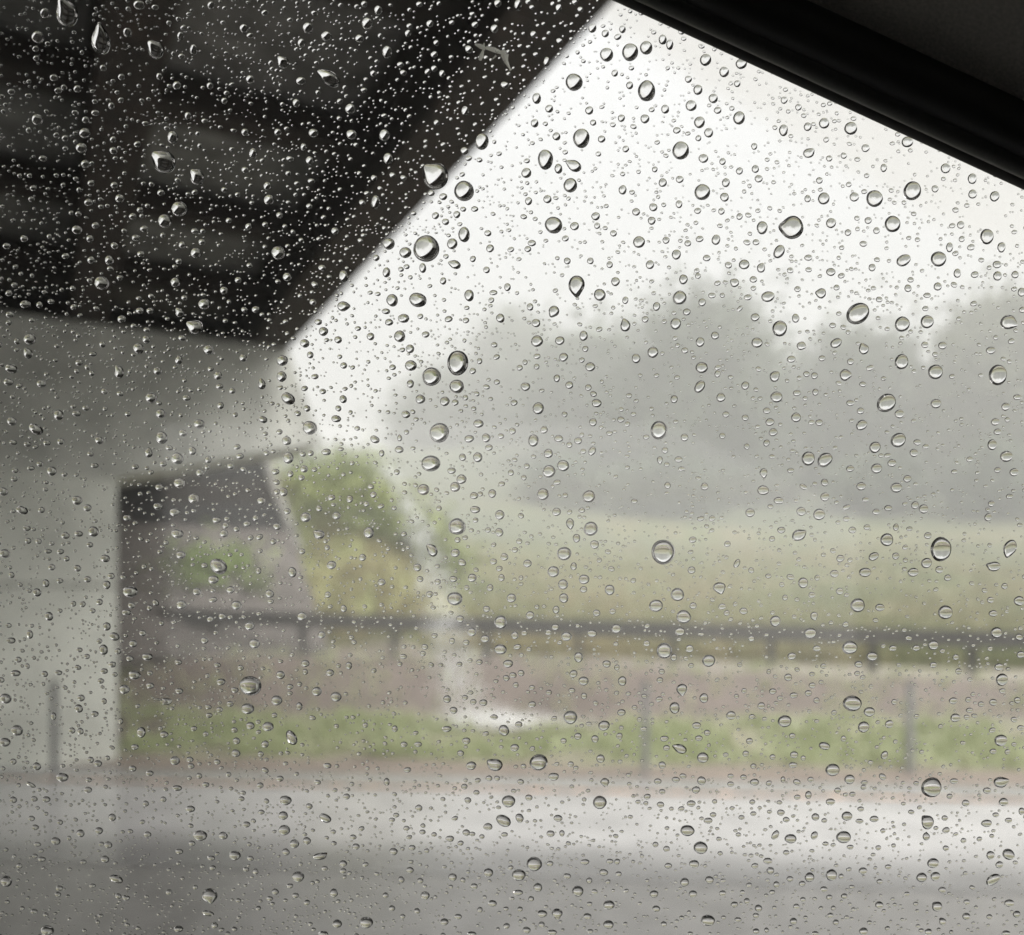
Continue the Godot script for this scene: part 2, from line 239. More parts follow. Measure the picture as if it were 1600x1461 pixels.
	[10.98, 6.47, 1.09, 1.13, 0, -1, "small round raindrop on grassy hillside, fifth left of the black-rimmed hillside drop"],
	[21.02, 5.29, 1.09, 1.14, 0, -1, "small round raindrop on grassy hillside, nearest down-left of the black-rimmed hillside drop"],
	[62.56, 6.80, 1.09, 1.13, 0, -1, "small round raindrop on grassy hillside, third above the wide drop on right verge"],
	[-41.06, -44.93, 1.40, 0.92, -30, -1, "small slanted raindrop on bright wet lane, third up-right of the pointed drop on dark lane"],
	[-88.89, 96.68, 1.14, 1.00, 0, -1, "small round raindrop on dark bridge underside, nearest left of the biggest drop under bridge"],
	[-44.04, 20.82, 1.17, 1.03, 0, -1, "small round raindrop on yellow-green bushes, nearest up-right of the slanted oval under bridge"],
	[15.47, 7.56, 1.18, 1.04, 0, -1, "small round raindrop on grassy hillside, second left of the black-rimmed hillside drop"],
	[21.46, -64.64, 1.22, 1.07, 0, -1, "small round raindrop on dark wet lane, third down-right of the bottom-centre drop"],
	[-95.93, 42.34, 1.07, 1.07, 0, -1, "small round raindrop on grey pier cap, fifth up-left of the slanted oval under bridge"],
	[-37.92, 118.60, 1.08, 0.99, 0, -1, "small round raindrop on dark bridge underside, nearest above the long slanted drop"],
	[-50.39, 86.33, 1.10, 1.00, 0, -1, "small round raindrop on dark bridge underside, nearest right of the biggest drop under bridge"],
	[-65.90, 75.61, 1.10, 1.01, 0, -1, "small round raindrop on dark bridge underside, third below the biggest drop under bridge"],
	[-33.25, 104.39, 1.09, 1.00, 0, -1, "small round raindrop on dark bridge underside, nearest down-right of the long slanted drop"],
	[-33.10, 99.30, 1.09, 1.00, 0, -1, "small round raindrop on dark bridge underside, nearest below the long slanted drop"],
	[48.44, 73.29, 1.10, 1.01, 0, -1, "small round raindrop on white sky, second down-left of the biggest drop in open sky"],
	[-101.82, 55.11, 1.02, 1.11, 0, 120, "small pointed raindrop on grey pier cap, third down-left of the biggest drop under bridge"],
	[-63.80, 55.88, 1.11, 1.02, 0, -1, "small round raindrop on grey pier cap, eighth below the biggest drop under bridge"],
	[-59.32, 1.97, 1.14, 1.04, 0, -1, "small round raindrop on shaded abutment slope, nearest down-right of the slanted oval under bridge"],
	[-12.12, 27.25, 1.12, 1.03, 0, -1, "small round raindrop on misty trees, nearest above the round drop by falling water"],
	[101.89, 36.13, 1.03, 1.12, 0, -1, "small round raindrop on misty trees, nearest below the big drop at right edge"],
	[109.16, 2.92, 1.14, 1.04, 0, -1, "small round raindrop on grassy hillside, nearest down-right of the black-rimmed drop at right"],
	[-84.15, -16.34, 1.15, 1.05, 0, -1, "small round raindrop on brown bank, second left of the wide drop on brown bank"],
	[11.75, -4.77, 1.14, 1.05, 0, -1, "small round raindrop on guard rail, third left of the round drop under rail"],
	[91.07, -6.68, 1.14, 1.05, 0, -1, "small round raindrop on guard rail, second below the black-rimmed drop at right"],
	[73.90, -36.26, 1.16, 1.06, 0, -1, "small round raindrop on roadside dirt, second below the wide drop on right verge"],
	[73.58, -44.49, 1.16, 1.06, 0, -1, "small round raindrop on bright wet lane, nearest left of the black-rimmed drop over roadside"],
	[90.54, -58.37, 1.17, 1.07, 0, -1, "small round raindrop on dark wet lane, third below the black-rimmed drop over roadside"],
	[-66.24, 40.51, 1.16, 0.98, 0, -1, "small round raindrop on grey pier cap, third above the slanted oval under bridge"],
	[77.89, -9.12, 1.19, 1.00, 0, -1, "small round raindrop on brown bank, nearest up-right of the wide drop on right verge"],
	[-22.73, 62.31, 1.20, 0.92, 0, -1, "small wide raindrop on white sky, second up-left of the tall drop past pier"],
	[55.97, 100.17, 0.91, 1.18, 0, -1, "small tall raindrop on white sky, second above the biggest drop in open sky"],
	[-110.63, -27.99, 1.25, 0.96, 0, -1, "small wide raindrop on pale pier wall, fifth left of the wide drop on brown bank"],
	[-104.58, 22.31, 1.27, 0.89, -15, -1, "small slanted raindrop on pale pier wall, third left of the slanted oval under bridge"],
	[2.97, 91.69, 1.05, 1.00, 0, -1, "small round raindrop on white sky, nearest right of the largest tear-shaped drop"],
	[43.50, 111.65, 0.99, 1.04, 0, -1, "small round raindrop on white sky, third right of the tall drop under roof lining"],
	[100.09, 87.03, 1.00, 1.05, 0, -1, "small round raindrop on white sky, third above the big drop at right edge"],
	[66.32, 81.65, 1.05, 1.01, 0, -1, "small round raindrop on white sky, nearest right of the biggest drop in open sky"],
	[-71.16, 2.06, 1.09, 1.04, 0, -1, "small round raindrop on shaded abutment slope, nearest down-left of the slanted oval under bridge"],
	[-10.76, 28.87, 1.08, 1.03, 0, -1, "small round raindrop on misty trees, second above the round drop by falling water"],
	[22.52, -3.09, 1.09, 1.04, 0, -1, "small round raindrop on guard rail, nearest up-left of the round drop under rail"],
	[-92.75, 24.41, 1.13, 0.99, 0, -1, "small round raindrop on pale pier wall, fourth up-left of the slanted oval under bridge"],
	[89.60, 44.72, 1.12, 0.98, 0, -1, "small round raindrop on misty trees, nearest right of the tilted drop on misty trees"],
	[-88.36, -7.68, 1.00, 1.14, 0, -1, "small round raindrop on pale pier wall, second down-left of the slanted oval under bridge"],
	[-76.01, 124.71, 1.12, 0.90, 0, -1, "small wide raindrop on dark bridge underside, nearest above the squarish drop on trees"],
	[-108.68, 13.08, 1.18, 0.94, 0, -1, "small wide raindrop on pale pier wall, fourth left of the slanted oval under bridge"],
	[86.11, 9.07, 1.18, 0.94, 0, -1, "small wide raindrop on grassy hillside, second down-left of the black-rimmed drop at right"],
	[-80.80, -25.79, 0.96, 1.20, 0, -1, "small tall raindrop on green verge, second down-left of the wide drop on brown bank"],
	[-95.23, 123.09, 0.99, 0.99, 0, -1, "small round raindrop on dark bridge underside, nearest left of the tall corner drop"],
	[-70.35, 69.67, 1.01, 1.01, 0, -1, "small round raindrop on dark bridge underside, fourth below the biggest drop under bridge"],
	[89.69, 92.61, 1.00, 1.00, 0, -1, "small round raindrop on white sky, fourth right of the biggest drop in open sky"],
	[-7.28, 33.50, 1.03, 1.03, 0, -1, "small round raindrop on misty trees, nearest down-right of the round drop past cap end"],
	[-2.62, 21.33, 1.03, 1.03, 0, -1, "small round raindrop on grassy hillside, nearest right of the round drop by falling water"],
	[65.75, -58.32, 1.07, 1.07, 0, -1, "small round raindrop on dark wet lane, third down-left of the black-rimmed drop over roadside"],
	[-74.32, 42.66, 1.07, 0.98, 0, -1, "small round raindrop on grey pier cap, fourth above the slanted oval under bridge"],
	[11.14, 3.53, 0.99, 1.09, 0, -1, "small round raindrop on grassy hillside, second down-left of the black-rimmed hillside drop"],
	[60.11, 41.84, 1.07, 0.98, 0, -1, "small round raindrop on misty trees, nearest left of the tilted drop on misty trees"],
	[-42.38, -16.78, 1.10, 1.00, 0, -1, "small round raindrop on brown bank, nearest right of the wide drop on brown bank"],
	[-73.67, -32.09, 1.11, 1.01, 0, -1, "small round raindrop on green verge, nearest down-left of the wide drop on brown bank"],
	[15.52, -14.51, 1.10, 1.00, 0, -1, "small round raindrop on brown bank, second left of the round drop under rail"],
	[5.08, 106.46, 0.90, 1.09, 0, -1, "small round raindrop on white sky, second left of the tall drop under roof lining"],
	[95.29, 90.55, 0.91, 1.09, 0, -1, "small round raindrop on white sky, third up-right of the slanted oval on treetops"],
	[-47.19, 9.07, 0.94, 1.13, 0, -1, "small round raindrop on shaded abutment slope, nearest right of the slanted oval under bridge"],
	[12.42, 19.51, 0.94, 1.13, 0, 280, "small pointed raindrop on grassy hillside, third left of the black-rimmed hillside drop"],
	[14.39, -9.31, 0.95, 1.14, 0, -1, "small round raindrop on brown bank, nearest left of the round drop under rail"],
	[21.41, -69.13, 1.17, 0.98, 0, -1, "small round raindrop on dark wet lane, fourth down-right of the bottom-centre drop"],
	[-64.14, 7.51, 1.18, 0.90, 0, -1, "small wide raindrop on shaded abutment slope, nearest below the slanted oval under bridge"],
	[68.19, -28.81, 1.25, 0.86, -15, -1, "small slanted raindrop on green verge, nearest down-left of the wide drop on right verge"],
	[38.19, 108.15, 0.95, 0.99, 0, -1, "small round raindrop on white sky, second right of the tall drop under roof lining"],
	[34.27, 75.30, 0.96, 1.01, 0, -1, "small round raindrop on white sky, third right of the pointed-bottom drop in sky"],
	[-45.25, -0.41, 1.04, 1.00, 0, -1, "small round raindrop on shaded abutment slope, nearest up-right of the wide drop on brown bank"],
	[-19.37, 45.64, 1.02, 0.98, 0, -1, "small round raindrop on white sky, nearest up-left of the round drop past cap end"],
	[-14.21, 45.18, 1.02, 0.98, 0, -1, "small round raindrop on misty trees, nearest above the round drop past cap end"],
]

# raindrops too small to count singly: the same six numbers for each
const SMALL_DROPS_A := [
	-0.13, 3.53, 1.04, 0.99, 0, -1, 7.72, 34.29, 1.03, 0.98, 0, -1, 16.46, 52.34, 1.02, 0.97, 0, -1, 87.85, 22.59, 1.03, 0.99, 0, -1, -5.24, -57.27, 1.07, 1.02, 0, -1,
	41.69, -18.27, 1.00, 1.05, 0, -1, -90.47, 80.27, 1.05, 0.92, 0, -1, 42.47, 78.28, 0.92, 1.05, 0, -1, -56.59, -2.52, 1.09, 0.95, 0, -1, -50.28, -44.39, 1.11, 0.97, 0, -1,
	-8.93, -33.21, 1.11, 0.96, 0, -1, 96.49, -22.59, 1.10, 0.96, 0, -1, 93.55, -58.12, 1.12, 0.97, 30, -1, -85.87, -4.81, 1.14, 0.90, -25, -1, 9.07, -35.67, 1.16, 0.91, 0, -1,
	77.54, 12.47, 1.18, 0.85, 25, -1, 41.38, 106.46, 0.95, 0.95, 0, -1, 40.56, 99.69, 0.95, 0.95, 0, -1, 70.99, 86.90, 0.96, 0.96, 0, -1, -47.78, 36.96, 0.98, 0.98, 0, -1,
	-40.92, 99.61, 1.00, 0.91, 0, -1, -69.72, 63.53, 0.92, 1.01, 0, 130, 39.56, 94.59, 1.00, 0.91, 0, -1, 51.99, 72.58, 0.92, 1.01, 0, 60, 35.82, 70.26, 0.92, 1.01, 0, -1,
	-39.59, 59.63, 1.02, 0.92, 0, -1, -105.86, 41.06, 1.02, 0.93, 0, -1, -77.17, 34.43, 0.93, 1.03, 0, 80, -97.88, 30.59, 1.03, 0.94, 0, -1, -38.71, 10.63, 1.04, 0.94, 0, -1,
	39.54, 57.46, 0.92, 1.02, 0, -1, 60.82, 56.69, 1.02, 0.92, 0, 340, 81.96, 42.57, 1.02, 0.93, 0, -1, 50.83, 21.80, 1.03, 0.94, 0, -1, 61.72, 22.08, 1.03, 0.94, 0, -1,
	-47.94, -50.73, 1.07, 0.97, 0, -1, -8.68, -3.81, 1.04, 0.95, 0, -1, 23.92, -14.51, 0.95, 1.05, 0, -1, 36.25, -3.71, 1.04, 0.95, 0, -1, 47.64, -22.05, 1.05, 0.96, 0, -1,
	-7.11, 40.55, 1.07, 0.88, 0, -1, 17.86, 44.82, 1.07, 0.88, 0, -1, 15.03, 58.73, 0.88, 1.06, 0, -1, 40.17, -55.32, 1.12, 0.92, 0, -1, -53.49, 95.59, 0.82, 1.09, 0, -1,
	-101.91, 65.19, 1.11, 0.83, 0, -1, 1.22, 124.71, 0.81, 1.08, 0, -1, 101.98, 76.77, 0.82, 1.10, 0, -1, -52.78, 48.74, 0.84, 1.11, 0, 110, -71.96, 21.89, 1.13, 0.85, 10, -1,
	104.34, -46.12, 1.21, 0.82, 0, -1, -83.98, 74.14, 0.96, 0.92, 0, -1, 101.42, 70.97, 0.92, 0.96, 0, -1, 46.54, 69.58, 0.97, 0.92, 0, 150, -12.15, 13.22, 0.99, 0.94, 0, -1,
	10.04, 57.74, 0.97, 0.92, 0, -1, 26.12, 54.07, 0.93, 0.97, 0, -1, 44.11, 46.00, 0.98, 0.93, 0, -1, 66.70, 25.15, 0.98, 0.94, 0, -1, -38.79, -68.92, 1.03, 0.98, 0, -1,
	5.71, -60.62, 1.02, 0.97, 0, -1, 38.15, -59.47, 0.97, 1.02, 0, -1, -43.56, 57.19, 1.02, 0.88, 0, -1, 2.84, 48.24, 1.02, 0.88, 0, -1, 53.54, 30.22, 0.89, 1.03, 0, 275,
	74.36, 27.39, 1.03, 0.89, 0, -1, 20.34, -36.89, 1.06, 0.92, 0, 280, 107.84, -41.33, 1.06, 0.92, 0, -1, -0.84, -10.71, 1.10, 0.86, 0, -1, 110.17, -64.24, 1.12, 0.88, 0, -1,
	-78.89, -9.22, 1.14, 0.81, 0, -1, -78.54, 119.37, 0.90, 0.90, 0, -1, -54.69, 120.10, 0.90, 0.90, 0, -1, -53.68, 110.14, 0.90, 0.90, 0, -1, -46.97, 70.79, 0.92, 0.92, 0, -1,
	27.37, 102.43, 0.91, 0.91, 0, -1, 21.62, 69.81, 0.92, 0.92, 0, -1, 44.08, 86.86, 0.91, 0.91, 0, -1, 95.51, 87.47, 0.91, 0.91, 0, -1, -48.71, 26.18, 0.94, 0.94, 0, -1,
	-52.16, 4.44, 0.95, 0.95, 0, -1, -99.84, -0.41, 0.95, 0.95, 0, -1, -5.49, 37.56, 0.93, 0.93, 0, -1, 10.84, 54.34, 0.93, 0.93, 0, -1, -2.43, 62.34, 0.92, 0.92, 0, -1,
	41.49, -36.55, 0.96, 0.96, 0, -1, -108.38, 26.27, 0.98, 0.89, 0, -1, -8.54, 7.89, 0.99, 0.90, 0, -1, 17.68, 15.01, 0.99, 0.89, 0, -1, -100.50, -50.14, 1.02, 0.92, 0, -1,
	-19.23, -62.48, 1.02, 0.93, 0, -1, -65.15, 116.03, 0.81, 0.99, 0, -1, -43.30, 109.88, 0.99, 0.81, 0, -1, -81.32, 86.59, 1.00, 0.82, 0, -1, -27.26, 123.60, 0.81, 0.99, 0, -1,
	-9.63, 103.95, 0.81, 1.00, 0, -1, 30.82, 117.96, 0.81, 0.99, 0, -1, 9.61, 92.53, 0.82, 1.00, 0, -1, -26.22, 71.69, 0.83, 1.01, 0, -1, -87.22, 12.04, 1.04, 0.85, 0, -1,
	-70.97, 12.80, 1.04, 0.85, 0, -1, 1.66, -44.93, 0.87, 1.06, 25, -1, 6.70, -66.65, 1.07, 0.88, 0, -1, -7.87, 22.45, 1.08, 0.80, 0, -1, 13.00, 81.03, 0.91, 0.87, 0, -1,
	28.79, 73.25, 0.87, 0.92, 0, -1, -62.01, 50.57, 0.93, 0.88, 0, -1, -102.17, 4.72, 0.95, 0.90, 0, -1, -21.45, 56.06, 0.88, 0.93, 0, -1, 9.50, 21.98, 0.94, 0.89, 0, -1,
	5.04, 61.35, 0.92, 0.88, 0, -1, 106.78, 30.36, 0.94, 0.89, 0, -1, -50.18, -13.16, 0.95, 0.91, 0, -1, -94.25, -20.55, 0.96, 0.91, 0, -1, -63.59, -48.90, 0.97, 0.92, 0, -1,
	-39.45, -61.88, 0.93, 0.97, 0, -1, 19.34, -31.65, 0.96, 0.91, 0, -1, 105.53, -53.32, 0.92, 0.97, 0, -1, 22.94, 88.31, 0.82, 0.96, 0, -1, 66.57, 71.77, 0.96, 0.83, 0, -1,
	79.24, 1.49, 1.00, 0.85, 0, -1, 32.28, 116.97, 0.76, 0.99, 0, -1, -106.22, 49.20, 1.02, 0.79, 0, -1, -29.09, 37.24, 1.03, 0.79, -20, -1, -9.08, 37.38, 1.03, 0.79, 0, -1,
	100.68, 55.74, 1.02, 0.79, 0, -1, 17.26, -4.14, 1.04, 0.81, 0, -1, -37.21, 41.56, 1.07, 0.74, 0, -1, 56.87, 24.36, 1.08, 0.75, 0, -1, -67.44, -66.55, 1.37, 0.63, -15, -1,
	31.22, 89.76, 0.87, 0.87, 0, -1, -4.21, 25.85, 0.89, 0.89, 0, -1, -87.45, -2.62, 0.90, 0.90, 0, -1, 82.18, -23.99, 0.91, 0.91, 0, -1, -68.79, 109.02, 0.90, 0.81, 0, -1,
	-88.20, 93.49, 0.91, 0.82, 0, -1, -41.80, 94.15, 0.82, 0.91, 0, -1, -31.15, 118.17, 0.90, 0.81, 0, -1, 16.41, 120.18, 0.81, 0.90, 0, -1, 31.51, 104.34, 0.81, 0.91, 0, -1,
	17.38, 83.02, 0.91, 0.82, 0, -1, 44.30, 89.76, 0.82, 0.91, 0, -1, 50.98, 62.54, 0.92, 0.83, 0, -1, 106.63, 67.66, 0.83, 0.92, 0, -1, -67.91, 34.84, 0.84, 0.93, 0, -1,
	-53.44, 24.32, 0.94, 0.84, 0, -1, -61.61, 17.40, 0.94, 0.85, 0, -1, -2.72, 17.63, 0.85, 0.94, 0, -1, 3.32, 10.96, 0.94, 0.85, 0, -1, 3.90, -0.17, 0.95, 0.85, 0, -1,
	104.37, 44.08, 0.93, 0.84, 0, -1, 54.59, 40.87, 0.93, 0.84, 0, -1, 55.34, 38.76, 0.93, 0.84, 0, -1, 85.34, 34.43, 0.93, 0.84, 0, -1, 80.74, 32.30, 0.93, 0.84, 0, -1,
	69.21, 8.79, 0.94, 0.85, 0, -1, 65.12, -0.32, 0.85, 0.95, 0, 290, -60.31, -30.43, 0.96, 0.86, 0, -1, 0.59, -29.21, 0.96, 0.86, 0, -1, -13.16, -58.32, 0.97, 0.88, 0, -1,
	57.97, -48.75, 0.73, 1.16, -30, -1, 43.64, -58.92, 0.97, 0.88, 0, -1, 78.07, -70.69, 0.98, 0.88, 0, -1, -99.27, 48.88, 0.97, 0.79, 0, -1, -18.63, 72.58, 0.73, 1.01, 0, -1,
	91.16, 76.77, 0.73, 1.01, 0, -1, 17.01, 34.80, 0.75, 1.03, -35, -1, -70.63, -42.90, 1.06, 0.77, 0, -1, -5.31, -46.86, 1.06, 0.77, 0, -1, 69.86, -41.33, 1.06, 0.77, 0, -1,
	-107.62, -12.82, 1.10, 0.72, 0, -1, 15.90, 104.08, 0.86, 0.81, 0, -1, 7.36, 86.46, 0.87, 0.82, 0, -1, 29.33, 84.83, 0.87, 0.82, 0, -1, 60.94, 100.87, 0.82, 0.86, 0, -1,
	89.01, 68.82, 0.87, 0.83, 0, -1, -87.57, 37.06, 0.89, 0.84, 0, -1, -37.45, 21.14, 0.89, 0.85, 0, -1, -11.18, -1.03, 0.90, 0.85, 0, -1, 49.21, 48.47, 0.84, 0.88, 0, -1,
	-103.92, -33.36, 0.91, 0.87, 0, -1, 30.28, 64.74, 0.78, 0.92, 0, -1, 92.99, 71.51, 0.78, 0.92, 0, -1, 101.22, 73.29, 0.92, 0.78, 0, -1, -70.16, 53.75, 0.79, 0.93, 0, -1,
	-74.64, 51.48, 0.93, 0.79, 0, -1, -87.11, 6.38, 0.80, 0.95, 0, -1, -67.76, 4.91, 0.95, 0.80, 0, -1, -22.46, 42.48, 0.93, 0.79, 0, -1, 13.81, 16.37, 0.80, 0.94, 0, -1,
	59.47, 62.34, 0.78, 0.92, 0, -1, 90.51, 56.74, 0.92, 0.79, 0, -1, 102.32, 40.92, 0.93, 0.79, 0, -1, -56.99, -24.33, 0.96, 0.81, 0, -1, -5.83, -5.29, 0.95, 0.81, 0, -1,
	31.42, -62.13, 0.97, 0.83, 0, -1, 60.56, -9.07, 0.95, 0.81, 0, -1, 105.41, -11.43, 0.95, 0.81, 0, -1, 53.10, -36.89, 0.96, 0.82, 0, -1, 81.36, -30.87, 0.77, 1.01, -25, -1,
	-52.72, 41.42, 1.02, 0.70, -25, -1, -39.43, 34.61, 1.03, 0.70, 0, -1, -74.04, -70.14, 1.07, 0.73, 0, -1, -41.91, -71.30, 1.08, 0.73, 0, -1, -43.07, 117.32, 0.81, 0.81, 0, -1,
	-44.34, 105.56, 0.81, 0.81, 0, -1, -50.69, 89.10, 0.82, 0.82, 0, -1, -3.58, 120.10, 0.81, 0.81, 0, -1, 7.66, 104.43, 0.81, 0.81, 0, -1, 4.68, 101.56, 0.82, 0.82, 0, -1,
	9.18, 98.95, 0.82, 0.82, 0, -1, 29.04, 82.13, 0.82, 0.82, 0, -1, -4.57, 76.54, 0.82, 0.82, 0, -1, 73.00, 96.64, 0.82, 0.82, 0, -1, -76.82, 57.96, 0.83, 0.83, 0, -1,
	-20.29, 10.11, 0.85, 0.85, 0, -1, 17.15, 40.83, 0.84, 0.84, 0, -1, 85.99, 23.38, 0.84, 0.84, 0, -1, -87.85, -44.78, 0.87, 0.87, 0, -1, -94.95, -48.35, 0.87, 0.87, 0, -1,
]
